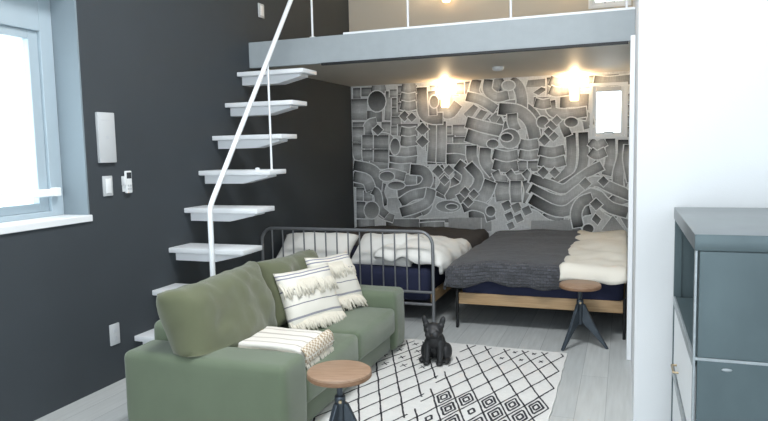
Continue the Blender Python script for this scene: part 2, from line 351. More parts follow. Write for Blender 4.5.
def struct(name, bm, m, smooth=None, label=None):
    o = obj(name, bm, m, smooth=smooth); o['kind'] = 'structure'
    if label: o['label'] = label
    return o
MURAL=[
('R',[74,2083,73,2021,71,1960],79,1,0.06,0.35),
('R',[194,2081,193,2034,192,1986],107,1,0.05,0.30),
('R',[249,2068,335,2057,421,2069],87,1,0.24,0.40),
('R',[100,1959,97,1842,93,1724],165,1,0.28,0.50),
('R',[191,1761,280,1758,369,1755],103,1,0.30,0.30),
('R',[459,2026,448,1859,436,1708],62,1,0.26,0.45),
('R',[541,1949,540,1902,539,1855],83,1,0.06,0.35),
('R',[538,1845,537,1798,536,1751],83,1,0.06,0.35),
('R',[535,2043,534,2001,533,1960],109,1,0.24,0.45),
('R',[675,2077,674,2031,673,1986],186,1,0.18,0.40),
('R',[673,1978,672,1940,671,1901],187,1,0.18,0.40),
('R',[675,1895,674,1843,673,1791],194,1,0.20,0.45),
('R',[104,1698,103,1651,102,1604],155,1,0.20,0.42),
('R',[203,1539,187,1610,223,1673,304,1691],83,1,0.24,0.42),
('R',[425,1687,423,1613,422,1540],103,1,0.24,0.42),
('R',[537,1746,536,1696,535,1646],90,1,0.24,0.45),
('R',[531,1638,530,1589,529,1541],90,1,0.16,0.42),
('R',[672,1658,671,1595,670,1533],190,1,0.22,0.42),
('R',[75,1601,74,1553,72,1506],119,1,0.05,0.40),
('R',[198,1533,197,1475,195,1417],127,1,0.16,0.48),
('R',[285,1398,298,1483,368,1511,453,1479,464,1384],97,1,0.22,0.42),
('R',[65,1498,63,1423,61,1349],104,1,0.06,0.50),
('R',[182,1417,180,1353,178,1288],128,1,0.12,0.50),
('R',[335,1393,334,1330,332,1267],170,1,0.18,0.50),
('R',[583,1468,671,1466,758,1464],132,1,0.24,0.42),
('R',[576,1368,672,1366,767,1364],64,1,0.11,0.45),
('R',[431,1292,594,1289,754,1287],79,1,0.16,0.42),
('R',[34,1324,41,1241,129,1201,227,1217],110,1,0.24,0.45),
('R',[324,1306,322,1238,321,1169],180,1,0.20,0.42),
('R',[441,1270,602,1268,761,1265],106,1,0.16,0.42),
('R',[441,1167,572,1165,701,1164],108,1,0.10,0.40),
('R',[10,1129,104,1121,219,1084,292,1027],100,1,0.06,0.42),
('R',[7,1028,124,1006,235,969,261,915],105,1,0.08,0.42),
('R',[534,1071,577,1071,619,1071],91,1,0.34,0.08),
('R',[713,1186,711,1066,708,945],164,1,0.18,0.42),
('R',[367,1005,344,893,395,753],58,1,0.28,0.06),
('R',[310,1001,280,915,254,828],59,1,0.20,0.45),
('R',[87,954,85,880,83,805],85,1,0.06,0.40),
('R',[180,919,179,860,177,801],84,1,0.08,0.40),
('R',[197,767,224,719,227,671],35,1,0.02,0.08),
('P',[420,833,568,847,558,680,408,686],0,1,0.55,0.62),
('R',[578,787,669,847,807,899],110,1,0.18,0.42),
('R',[575,637,664,627,803,683],62,1,0.05,0.35),
('R',[90,792,87,698,85,603],90,1,0.19,0.40),
('R',[390,528,597,532,801,536],112,1,0.18,0.30),
('R',[31,532,142,534,252,536],91,1,0.24,0.42),
('R',[304,763,336,655,483,603],73,1,0.22,0.45),
('R',[599,723,712,763,804,751],67,1,0.16,0.40),
('R',[867,2055,865,1936,879,1771,943,1697],114,1,0.18,0.45),
('R',[985,2063,984,2011,983,1959],95,1,0.10,0.42),
('R',[1131,2049,1130,1995,1129,1940],205,1,0.28,0.50),
('R',[1282,2078,1281,2018,1280,1957],97,1,0.26,0.48),
('R',[1366,2085,1366,2021,1365,1957],74,1,0.22,0.42),
('R',[1462,2072,1453,1999,1500,1923,1594,1906],99,1,0.30,0.16),
('R',[1551,2075,1541,2004,1595,1946],64,1,0.24,0.42),
('R',[1336,1935,1448,1905,1594,1843],96,1,0.22,0.45),
('R',[1053,1907,1072,1784,1157,1761,1242,1858],90,1,0.28,0.50),
('P',[1303,1745,1411,1841,1460,1805,1368,1676],0,1,0.22,0.45),
('P',[1397,1667,1505,1803,1565,1765,1471,1644],0,1,0.16,0.45),
('P',[1497,1637,1593,1734,1601,1620],0,1,0.16,0.42),
('R',[1333,1629,1446,1593,1592,1560],101,1,0.21,0.42),
('R',[1338,1531,1445,1488,1591,1420],119,1,0.30,0.20),
('R',[936,1671,933,1514,931,1356],87,1,0.24,0.40),
('R',[1032,1667,1030,1511,1028,1355],90,1,0.24,0.42),
('R',[813,1693,948,1689,1082,1684],32,1,0.05,0.20),
('R',[1136,1623,1135,1578,1135,1533],94,1,0.16,0.40),
('R',[1256,1631,1255,1570,1254,1509],124,1,0.24,0.46),
('R',[1143,1521,1142,1471,1142,1422],94,1,0.06,0.40),
('R',[1256,1501,1256,1454,1255,1407],120,1,0.20,0.42),
('R',[1096,1356,1263,1353,1427,1350],120,1,0.20,0.42),
('R',[1435,1356,1513,1354,1591,1353],129,1,0.16,0.40),
('R',[941,1333,940,1273,940,1213],82,1,0.32,0.18),
('R',[1049,1332,1048,1272,1047,1212],82,1,0.32,0.18),
('R',[1108,1264,1235,1263,1328,1224,1354,1112],90,1,0.11,0.42),
('R',[1364,1265,1421,1132,1589,1079],101,1,0.24,0.45),
('R',[1223,1201,1279,1133,1242,1030,1146,954,1039,941],121,2,0.16,0.45),
('R',[987,920,1081,885,1188,879],83,1,0.22,0.10),
('R',[837,1193,835,1074,833,954],107,1,0.29,0.16),
('R',[931,1075,930,1015,929,954],78,1,0.06,0.35),
('R',[830,926,903,842,873,726,806,683],79,1,0.13,0.42),
('R',[1384,1142,1424,1050,1361,968,1263,978],88,1,0.16,0.42),
('P',[1462,1050,1556,1035,1531,941,1436,950],0,1,0.16,0.34),
('R',[1346,698,1467,699,1586,701],116,1,0.11,0.34),
('R',[1430,777,1522,825,1596,937],79,1,0.18,0.46),
('R',[793,576,969,590,1152,593],33,1,0.10,0.25),
('R',[792,501,924,515,1076,522],94,1,0.20,0.36),
('S',[1121,624,1479,629,1478,485,1119,477],0,1,0.50,0.42),
('S',[1489,630,1594,631,1593,487,1488,485],0,1,0.50,0.42),
('R',[1738,2069,1652,2038,1658,1949,1806,1908,1885,1938],92,2,0.16,0.42),
('R',[1807,2073,1885,2006,1905,1908,1894,1801],92,1,0.18,0.42),
('P',[1983,2063,2178,2071,2159,1992,1959,1990],0,1,0.24,0.36),
('P',[2036,1936,2117,1986,2178,1964,2090,1907],0,1,0.08,0.30),
('R',[2220,2080,2220,1992,2221,1904],82,1,0.18,0.44),
('R',[2040,1835,2123,1832,2205,1828],90,1,0.24,0.16),
('R',[2011,1735,2124,1731,2235,1727],107,1,0.27,0.42),
('R',[1547,1889,1647,1865,1751,1852],86,1,0.19,0.44),
('R',[1707,1759,1806,1791,1933,1766,2040,1649,2044,1463],127,2,0.29,0.22),
('P',[1750,1773,1830,1762,1857,1659,1774,1666],0,1,0.26,0.42),
('P',[1742,1651,1837,1648,1884,1536,1709,1541],0,1,0.10,0.38),
('R',[1616,1323,1748,1321,1879,1318],86,1,0.16,0.40),
('R',[1888,1394,1980,1392,2071,1390],100,1,0.29,0.42),
('R',[1887,1310,1983,1309,2079,1307],67,1,0.16,0.36),
('R',[2094,1324,2204,1322,2312,1320],82,1,0.27,0.42),
('P',[1578,1689,1683,1776,1718,1739,1630,1607],0,1,0.20,0.46),
('P',[1597,1564,1702,1708,1730,1636,1657,1507],0,1,0.18,0.46),
('R',[1619,1277,1750,1275,1879,1273],60,1,0.19,0.38),
('R',[1619,1194,1750,1193,1879,1191],99,1,0.16,0.42),
('R',[1883,1279,1974,1277,2063,1276],54,1,0.21,0.36),
('R',[1934,1236,1934,1185,1934,1133],108,1,0.19,0.42),
('R',[2036,1231,2036,1180,2036,1128],91,1,0.06,0.36),
('R',[1643,1144,1667,1079,1739,1046],73,1,0.08,0.40),
('R',[1752,1143,1791,1082,1835,1042],76,1,0.18,0.46),
('R',[1895,1141,1895,1093,1895,1046],92,1,0.16,0.42),
('R',[1962,1133,1991,1087,2055,1076],62,1,0.11,0.40),
('R',[2086,1218,2200,1217,2312,1215],107,1,0.24,0.40),
('R',[1707,1028,1682,948,1657,846],85,1,0.26,0.42),
('R',[1793,1026,1793,925,1792,825],97,1,0.27,0.44),
('R',[1887,1038,1886,917,1878,813],80,1,0.05,0.42),
('R',[1981,1037,1993,918,1965,782],87,1,0.05,0.42),
('R',[2049,993,2146,1001,2252,954,2347,879],95,2,0.05,0.44),
('R',[2049,894,2147,874,2233,800,2348,745],87,2,0.05,0.44),
('R',[2024,794,2118,755,2214,681,2348,653],91,2,0.06,0.44),
('P',[1700,784,1779,822,1816,744,1737,705],0,1,0.06,0.34),
('P',[1804,764,1882,803,1919,724,1841,686],0,1,0.16,0.34),
('P',[1734,668,1804,702,1837,633,1767,598],0,1,0.06,0.34),
('P',[1835,649,1904,683,1936,614,1867,580],0,1,0.14,0.34),
('P',[1915,732,1988,768,2022,695,1950,658],0,1,0.16,0.34),
('P',[1757,564,1817,594,1845,534,1785,504],0,1,0.20,0.34),
('S',[2012,608,2314,613,2315,464,2012,456],0,1,0.50,0.42),
('R',[2350,2080,2350,2001,2351,1921],81,1,0.19,0.42),
('R',[2435,2076,2435,1996,2435,1917],82,1,0.20,0.42),
('R',[2530,2070,2530,2012,2531,1953],105,1,0.26,0.46),
('R',[2724,2074,2724,2031,2724,1988],236,1,0.22,0.36),
('R',[2926,2055,2926,2014,2927,1974],164,1,0.22,0.36),
('R',[2303,1812,2443,1806,2581,1800],159,1,0.32,0.48),
('R',[2285,1621,2341,1692,2453,1707,2564,1659,2592,1553],88,2,0.29,0.46),
('R',[2419,1505,2419,1388,2420,1270],107,1,0.06,0.40),
('R',[2529,1502,2530,1385,2530,1268],100,1,0.06,0.40),
('R',[2588,1389,2672,1387,2755,1385],84,1,0.13,0.34),
('R',[2588,1304,2667,1302,2745,1301],74,1,0.24,0.40),
('R',[2816,1424,2813,1339,2789,1264],84,1,0.10,0.42),
('R',[2919,1422,2924,1337,2910,1262],90,1,0.10,0.42),
('R',[2979,1879,2979,1829,2980,1779],63,1,0.21,0.40),
('R',[2980,1772,2981,1722,2981,1672],63,1,0.21,0.40),
('R',[2981,1664,2982,1614,2983,1564],63,1,0.21,0.40),
('R',[2983,1556,2983,1506,2984,1456],63,1,0.21,0.40),
('R',[2421,1298,2417,1185,2386,1098,2306,1066],97,1,0.34,0.14),
('R',[2528,1296,2528,1183,2476,1071,2366,1024,2286,1016],92,2,0.34,0.18),
('P',[2603,1182,2657,1231,2709,1185,2646,1121],0,1,0.12,0.36),
('P',[2600,1064,2654,1113,2705,1071,2647,1010],0,1,0.06,0.28),
('R',[2799,1291,2796,1200,2789,1095],97,1,0.32,0.10),
('R',[2905,1289,2895,1189,2869,1087],88,1,0.34,0.16),
('P',[2767,1043,2878,1034,2849,896,2771,961],0,1,0.24,0.42),
('P',[2900,1062,2965,1022,2918,846,2841,880],0,1,0.22,0.42),
('P',[2941,1162,2990,1094,2980,1034,2919,1078],0,1,0.22,0.40),
('P',[2939,1278,3003,1277,2997,1178,2948,1182],0,1,0.10,0.35),
('R',[2286,899,2407,891,2516,941,2604,978],77,2,0.13,0.46),
('R',[2286,807,2417,808,2526,879,2644,941,2751,916],82,2,0.16,0.46),
('R',[2287,710,2428,718,2556,809,2683,830,2781,743,2878,689],90,2,0.16,0.46),
('R',[2644,933,2760,916,2857,835,2989,866],83,2,0.24,0.46),
('R',[2469,489,2452,604,2507,705,2602,735],89,2,0.29,0.12),
('P',[2622,632,2657,690,2712,633,2678,575],0,1,0.06,0.26),
('P',[2703,777,2757,810,2793,757,2739,720],0,1,0.12,0.40),
('P',[2862,723,2915,763,2938,722,2889,673],0,1,0.06,0.26),
('P',[2715,516,2824,672,2956,503],0,1,0.32,0.44),
('P',[2897,653,2995,715,2997,528,2955,552],0,1,0.20,0.38),
('S',[2307,622,2432,624,2433,499,2308,496],0,1,0.50,0.42),
('R',[77,1644,75,1561,77,1486],115,1,0.10,0.44),
('R',[77,1461,74,1365,103,1277],115,1,0.10,0.44),
('R',[192,1550,189,1467,188,1400],106,1,0.10,0.44),
('R',[187,1384,186,1321,193,1259],106,1,0.10,0.44),
('R',[356,1545,354,1463,352,1397],145,1,0.10,0.44),
('R',[352,1381,350,1306,344,1240],145,1,0.10,0.44),
('R',[11,1207,213,1163,296,1083,283,924],100,1,0.10,0.44),
('R',[7,1085,165,1042,220,924],100,1,0.10,0.44),
('R',[451,1280,590,1290,770,1267],104,1,0.10,0.44),
('R',[440,1181,566,1163,708,1170],88,1,0.10,0.44),
('R',[695,1158,844,1136,893,1039,798,933,539,908],94,1,0.11,0.42),
('R',[345,1083,456,1115,629,1073],81,1,0.10,0.44),
('R',[571,784,711,867,874,900],87,1,0.10,0.44),
('R',[569,676,743,727,889,803,933,941],88,1,0.16,0.44),
('R',[957,1676,958,1469,938,1240],83,1,0.16,0.44),
('R',[1057,1673,1054,1466,1042,1231],83,1,0.16,0.44),
('R',[839,2050,840,1911,855,1771,946,1712,1070,1708],99,1,0.14,0.44),
('R',[950,2005,957,1886,963,1743],68,1,0.16,0.46),
('R',[606,2054,682,2043,776,2054],101,1,0.10,0.44),
('R',[595,1959,680,1939,774,1950],78,1,0.10,0.44),
('R',[594,1870,679,1851,772,1863],78,1,0.10,0.44),
('R',[587,1579,682,1560,775,1574],86,1,0.10,0.44),
('R',[585,1478,680,1463,774,1477],87,1,0.10,0.44),
('R',[453,1370,634,1351,772,1364],80,1,0.10,0.44),
('R',[238,924,295,882,323,715,401,640],74,1,0.11,0.40),
('R',[1448,2102,1423,1965,1532,1836,1703,1806],86,1,0.11,0.44),
('R',[1573,2095,1564,1981,1657,1907,1780,1924],78,1,0.11,0.44),
('R',[1335,1930,1485,1885,1649,1778],80,1,0.10,0.44),
('R',[1796,2075,1879,2010,1917,1895,1917,1774],90,1,0.16,0.42),
('R',[1332,1658,1503,1605,1709,1553],95,1,0.16,0.44),
('R',[1331,1521,1490,1466,1662,1423],110,1,0.08,0.44),
('R',[1386,1406,1392,1264,1495,1129,1636,1050],95,1,0.13,0.44),
('R',[1536,1379,1535,1231,1629,1104],101,1,0.16,0.44),
('R',[1680,1784,1879,1753,2007,1635,2059,1436],99,1,0.10,0.42),
('R',[1818,1729,1825,1633,1863,1548],84,1,0.11,0.42),
('R',[1618,1311,1754,1278,1877,1295],93,1,0.10,0.44),
('R',[1618,1202,1754,1169,1877,1187],86,1,0.10,0.44),
('R',[1889,1410,1984,1393,2089,1405],90,1,0.10,0.44),
('R',[1889,1306,1984,1289,2089,1303],76,1,0.10,0.44),
('R',[1637,1128,1676,1057,1769,1041],64,1,0.10,0.44),
('R',[1777,1127,1838,1056,1938,1064],63,1,0.10,0.44),
('R',[1946,1125,2006,1063,2097,1086],62,1,0.10,0.44),
('R',[1714,1018,1706,920,1721,815],121,1,0.24,0.46),
('R',[1854,1025,1853,921,1861,800],91,1,0.05,0.44),
('R',[1976,1033,1999,921,1983,785],90,1,0.05,0.44),
('R',[1222,1211,1334,1107,1292,956,1086,867],97,1,0.11,0.44),
('R',[1351,1201,1462,1058,1397,916,1234,827],81,1,0.11,0.44),
('R',[1589,1026,1525,877,1371,780],108,1,0.11,0.44),
('R',[1011,1181,1088,1020,1028,899],91,1,0.10,0.42),
('R',[1282,731,1396,765,1547,718,1594,604],82,1,0.10,0.44),
('R',[2410,1510,2418,1278,2386,1121,2240,1009],79,1,0.10,0.44),
('R',[2531,1514,2537,1254,2487,1083,2313,963],78,1,0.10,0.44),
('R',[2792,1444,2794,1235,2757,1081],76,1,0.11,0.44),
('R',[2913,1430,2908,1263,2869,1088,2878,896],81,1,0.11,0.44),
('R',[2008,1055,2203,986,2343,940,2466,1023,2602,1119,2714,1178],76,1,0.10,0.46),
('R',[2008,948,2203,848,2358,826,2503,933,2656,1022,2815,948,3009,867],83,1,0.08,0.46),
('R',[2008,840,2222,726,2373,713,2503,809,2639,896,2782,762,2963,705],90,1,0.08,0.46),
('R',[2490,547,2468,691,2518,805,2625,851],86,1,0.13,0.44),
('R',[2091,1341,2221,1319,2349,1343],82,1,0.10,0.44),
('R',[2091,1234,2221,1206,2356,1234],82,1,0.10,0.44),
('R',[2384,1484,2340,1616,2420,1695,2562,1675],66,1,0.16,0.46),
('R',[2208,1844,2231,1732,2383,1703,2562,1719],80,1,0.24,0.50),
('R',[2600,1423,2664,1378,2747,1420],71,1,0.10,0.44),
('R',[2600,1320,2664,1282,2748,1317],71,1,0.10,0.44),
('R',[2201,2049,2266,2027,2389,2035],80,1,0.10,0.44),
('R',[2201,1956,2267,1931,2390,1939],74,1,0.10,0.44),
('R',[2053,1833,2128,1811,2209,1822],75,1,0.10,0.44),
('R',[2965,1378,2957,1233,2994,1014],68,1,0.16,0.44),
('R',[2630,2029,2770,2007,2974,2017],77,1,0.21,0.42),
('O',[418,1919,411,1880,392,1847,364,1823,329,1811,293,1812,259,1827,232,1854,214,1889,209,1928,216,1967,235,2000,264,2024,298,2036,335,2034,368,2019,395,1993,413,1958],0,1,0.03,0.24),
('P',[319,1665,381,1604,316,1547,253,1608],0,1,0.04,0.22),
('P',[639,1805,699,1745,636,1688,575,1749],0,1,0.08,0.30),
('P',[722,1781,774,1729,720,1681,668,1733],0,1,0.10,0.30),
('O',[573,1413,569,1383,559,1357,544,1337,527,1327,508,1327,490,1338,477,1358,468,1385,465,1416,469,1446,479,1472,494,1492,512,1502,530,1502,548,1491,562,1470,570,1444],0,1,0.08,0.45),
('O',[501,1082,495,1065,480,1049,457,1038,428,1032,398,1032,370,1038,347,1050,332,1065,328,1083,333,1101,349,1116,372,1127,401,1133,431,1133,459,1127,481,1115,496,1100],0,1,0.16,0.40),
('O',[624,979,618,965,601,952,574,942,542,937,507,937,475,942,449,952,431,965,426,980,432,994,450,1007,477,1017,509,1022,544,1021,576,1016,602,1007,619,994],0,1,0.08,0.42),
('O',[309,698,303,665,287,636,263,615,234,603,203,602,174,613,151,634,137,663,132,696,138,729,155,758,179,780,208,792,239,792,267,781,290,759,305,731],0,1,0.20,0.42),
('O',[1025,1888,1022,1866,1013,1847,1001,1833,985,1826,969,1826,954,1835,941,1850,933,1870,931,1892,934,1915,943,1934,955,1948,971,1955,987,1954,1002,1946,1015,1931,1022,1911],0,1,0.10,0.40),
('P',[843,1668,915,1595,841,1527,768,1599],0,1,0.06,0.30),
('P',[841,1529,909,1461,838,1396,770,1464],0,1,0.08,0.30),
('P',[1013,1202,1080,1134,1011,1068,943,1136],0,1,0.06,0.30),
('P',[1132,1202,1191,1144,1131,1086,1072,1145],0,1,0.10,0.35),
('P',[1084,1091,1139,1037,1083,983,1028,1037],0,1,0.12,0.35),
('P',[1311,962,1369,904,1310,846,1252,904],0,1,0.06,0.32),
('P',[1407,939,1460,886,1406,832,1352,886],0,1,0.10,0.36),
('P',[1343,857,1399,802,1342,745,1286,801],0,1,0.06,0.30),
('O',[1258,751,1250,729,1226,710,1190,696,1145,688,1098,687,1053,694,1016,708,992,727,984,748,993,770,1017,789,1054,803,1099,811,1147,811,1191,804,1227,791,1250,772],0,1,0.26,0.42),
('O',[1224,746,1220,736,1209,727,1192,721,1171,717,1149,717,1128,720,1111,726,1100,735,1096,745,1100,755,1112,764,1129,771,1150,774,1172,774,1193,771,1210,765,1221,756],0,1,0.10,0.30),
('O',[1846,2018,1842,2002,1831,1988,1815,1979,1794,1974,1772,1975,1751,1982,1735,1993,1724,2008,1720,2024,1724,2040,1735,2054,1752,2063,1772,2068,1794,2067,1815,2060,1832,2049,1842,2034],0,1,0.50,0.55),
('O',[1898,1466,1891,1433,1873,1404,1846,1382,1812,1371,1776,1372,1743,1384,1715,1407,1697,1437,1691,1472,1698,1506,1716,1535,1743,1556,1777,1567,1813,1566,1847,1553,1874,1531,1891,1500],0,1,0.22,0.44),
('O',[1821,1482,1817,1469,1807,1457,1791,1449,1771,1444,1751,1445,1731,1450,1715,1459,1705,1472,1701,1485,1705,1499,1715,1511,1731,1519,1751,1523,1772,1523,1791,1517,1807,1508,1817,1496],0,1,0.04,0.20),
('O',[2190,1628,2186,1608,2176,1591,2161,1578,2142,1572,2122,1573,2104,1580,2088,1594,2078,1612,2075,1632,2078,1652,2088,1669,2104,1681,2122,1688,2142,1687,2161,1679,2176,1666,2186,1648],0,1,0.10,0.36),
('P',[2222,1654,2286,1586,2222,1522,2157,1590],0,1,0.16,0.36),
('P',[2273,1694,2322,1643,2273,1594,2224,1646],0,1,0.20,0.40),
('P',[2148,1505,2205,1445,2148,1388,2090,1448],0,1,0.08,0.30),
('P',[2239,1537,2292,1482,2240,1429,2186,1484],0,1,0.16,0.38),
('P',[2190,1577,2236,1530,2190,1484,2144,1532],0,1,0.08,0.28),
('O',[1675,1418,1671,1403,1660,1390,1644,1381,1624,1376,1603,1376,1584,1382,1567,1392,1557,1406,1553,1421,1557,1436,1568,1449,1584,1459,1604,1463,1625,1463,1645,1457,1661,1447,1671,1433],0,1,0.10,0.34),
('P',[2137,1174,2194,1115,2137,1056,2079,1116],0,1,0.06,0.30),
('P',[2252,1163,2303,1110,2252,1058,2200,1111],0,1,0.14,0.36),
('O',[1636,703,1633,685,1624,669,1611,657,1595,650,1578,650,1562,656,1549,668,1541,684,1538,702,1541,720,1550,737,1563,749,1579,755,1596,755,1612,749,1625,737,1633,721],0,1,0.08,0.30),
('O',[2479,1618,2476,1602,2465,1589,2448,1579,2428,1575,2406,1575,2385,1581,2368,1592,2357,1606,2353,1622,2357,1638,2368,1651,2384,1661,2405,1666,2427,1665,2448,1659,2465,1648,2476,1634],0,1,0.06,0.26),
('P',[2555,1056,2614,994,2555,933,2496,994],0,1,0.24,0.42),
('P',[2730,1071,2780,1018,2731,965,2680,1019],0,1,0.06,0.28),
('O',[2639,535,2636,519,2627,505,2614,495,2597,489,2579,488,2562,493,2549,503,2539,517,2536,532,2539,548,2548,562,2562,573,2578,578,2596,579,2613,574,2627,564,2636,550],0,1,0.05,0.16),
('P',[2604,790,2661,847,2725,784,2662,724],0,1,0.06,0.30)]
# ------------------------------------------------------------------ camera
CAM_POS = Vector((2.93, -6.982, 1.4)); F_PX = 657.93
yaw, pitch, roll = .3516, math.radians(5.42), math.radians(-1.269)
fw = Vector((-math.sin(yaw)*math.cos(pitch), math.cos(yaw)*math.cos(pitch), -math.sin(pitch)))
rt = Vector((math.cos(yaw), math.sin(yaw), 0)); up = rt.cross(fw)
r2 = math.cos(roll)*rt+math.sin(roll)*up; u2 = -math.sin(roll)*rt+math.cos(roll)*up
cd = bpy.data.cameras.new('camera'); cam = bpy.data.objects.new('camera', cd); COL.objects.link(cam)
cd.sensor_width = 36; cd.lens = F_PX/768*36; cd.clip_start = .05
cam.matrix_world = Matrix(((r2.x, u2.x, -fw.x, CAM_POS.x), (r2.y, u2.y, -fw.y, CAM_POS.y), (r2.z, u2.z, -fw.z, CAM_POS.z), (0, 0, 0, 1)))
SC.camera = cam

# ------------------------------------------------------------------ room shell
H = 3.9; RX = 5.2; RY = -8.7; WX = 2.985; WY = -3.62
def shell(name, boxes, m):
    b = bmesh.new()
    for q in boxes: box(b, *q)
    return struct(name, b, m)
shell('floor', [(-.3, RX+.2, RY-.2, .2, -.12, 0)], M['floor'])
shell('ceiling', [(-.3, RX+.2, RY-.2, .2, H, H+.15)], M['ceiling'])
WN = (-5.35, -3.98, 1.02, 2.36)          # left window opening: y0, y1, z0, z1
shell('wall_left', [(-.3, 0, RY, WN[0], 0, H), (-.3, 0, WN[1], .2, 0, H), (-.3, 0, WN[0], WN[1], 0, WN[2]), (-.3, 0, WN[0], WN[1], WN[3], H)], M['charcoal'])
shell('wall_right', [(WX, WX+.1, WY+.1, .2, 0, H), (WX, RX+.2, WY, WY+.1, 0, H), (RX, RX+.2, RY, WY, 0, H)], M['white_wall'])
# rear wall behind the camera with its wide balcony window
RW = (.5, 4.7, .05, 2.9)
shell('wall_rear', [(-.3, RW[0], RY-.2, RY, 0, H), (RW[1], RX+.2, RY-.2, RY, 0, H), (RW[0], RW[1], RY-.2, RY, 0, RW[2]), (RW[0], RW[1], RY-.2, RY, RW[3], H)], M['white_wall'])
def window(name, label, parts):
    o = bpy.data.objects.new(name, None); COL.objects.link(o); o['kind'] = 'structure'; o['label'] = label
    for nm, bm_, m_ in parts: obj(nm, bm_, m_, o)
    return o
b = bmesh.new(); g = bmesh.new()
for x in (RW[0], 1.9, 3.3, RW[1]): box(b, x-.04, x+.04, RY-.14, RY-.06, RW[2], RW[3])
box(b, RW[0], RW[1], RY-.14, RY-.06, RW[2], RW[2]+.07); box(b, RW[0], RW[1], RY-.14, RY-.06, RW[3]-.07, RW[3])
window('window_3', 'wide balcony window behind the viewer', [('window_frame', b, M['window_frame'])])

# back wall: wallpaper printed with interlaced ribbons below the loft, plain wallpaper above
BW = (2.605, 2.94, 1.455, 1.985); LW = (2.585, 2.96, 2.735, 3.35)
b = bmesh.new()
tone = None
for q in [(-.3, BW[0], 0, .2, 0, 2.2), (BW[1], WX+.1, 0, .2, 0, 2.2), (BW[0], BW[1], 0, .2, 0, BW[2]), (BW[0], BW[1], 0, .2, BW[3], 2.2)]: box(b, *q)
wb = struct('wall_back', b, M['white_wall'])
shell('wall_back_upper', [(-.3, LW[0], 0, .2, 2.2, H), (LW[1], WX+.1, 0, .2, 2.2, H), (LW[0], LW[1], 0, .2, 2.2, LW[2]), (LW[0], LW[1], 0, .2, LW[3], H)], M['loft_beige'])

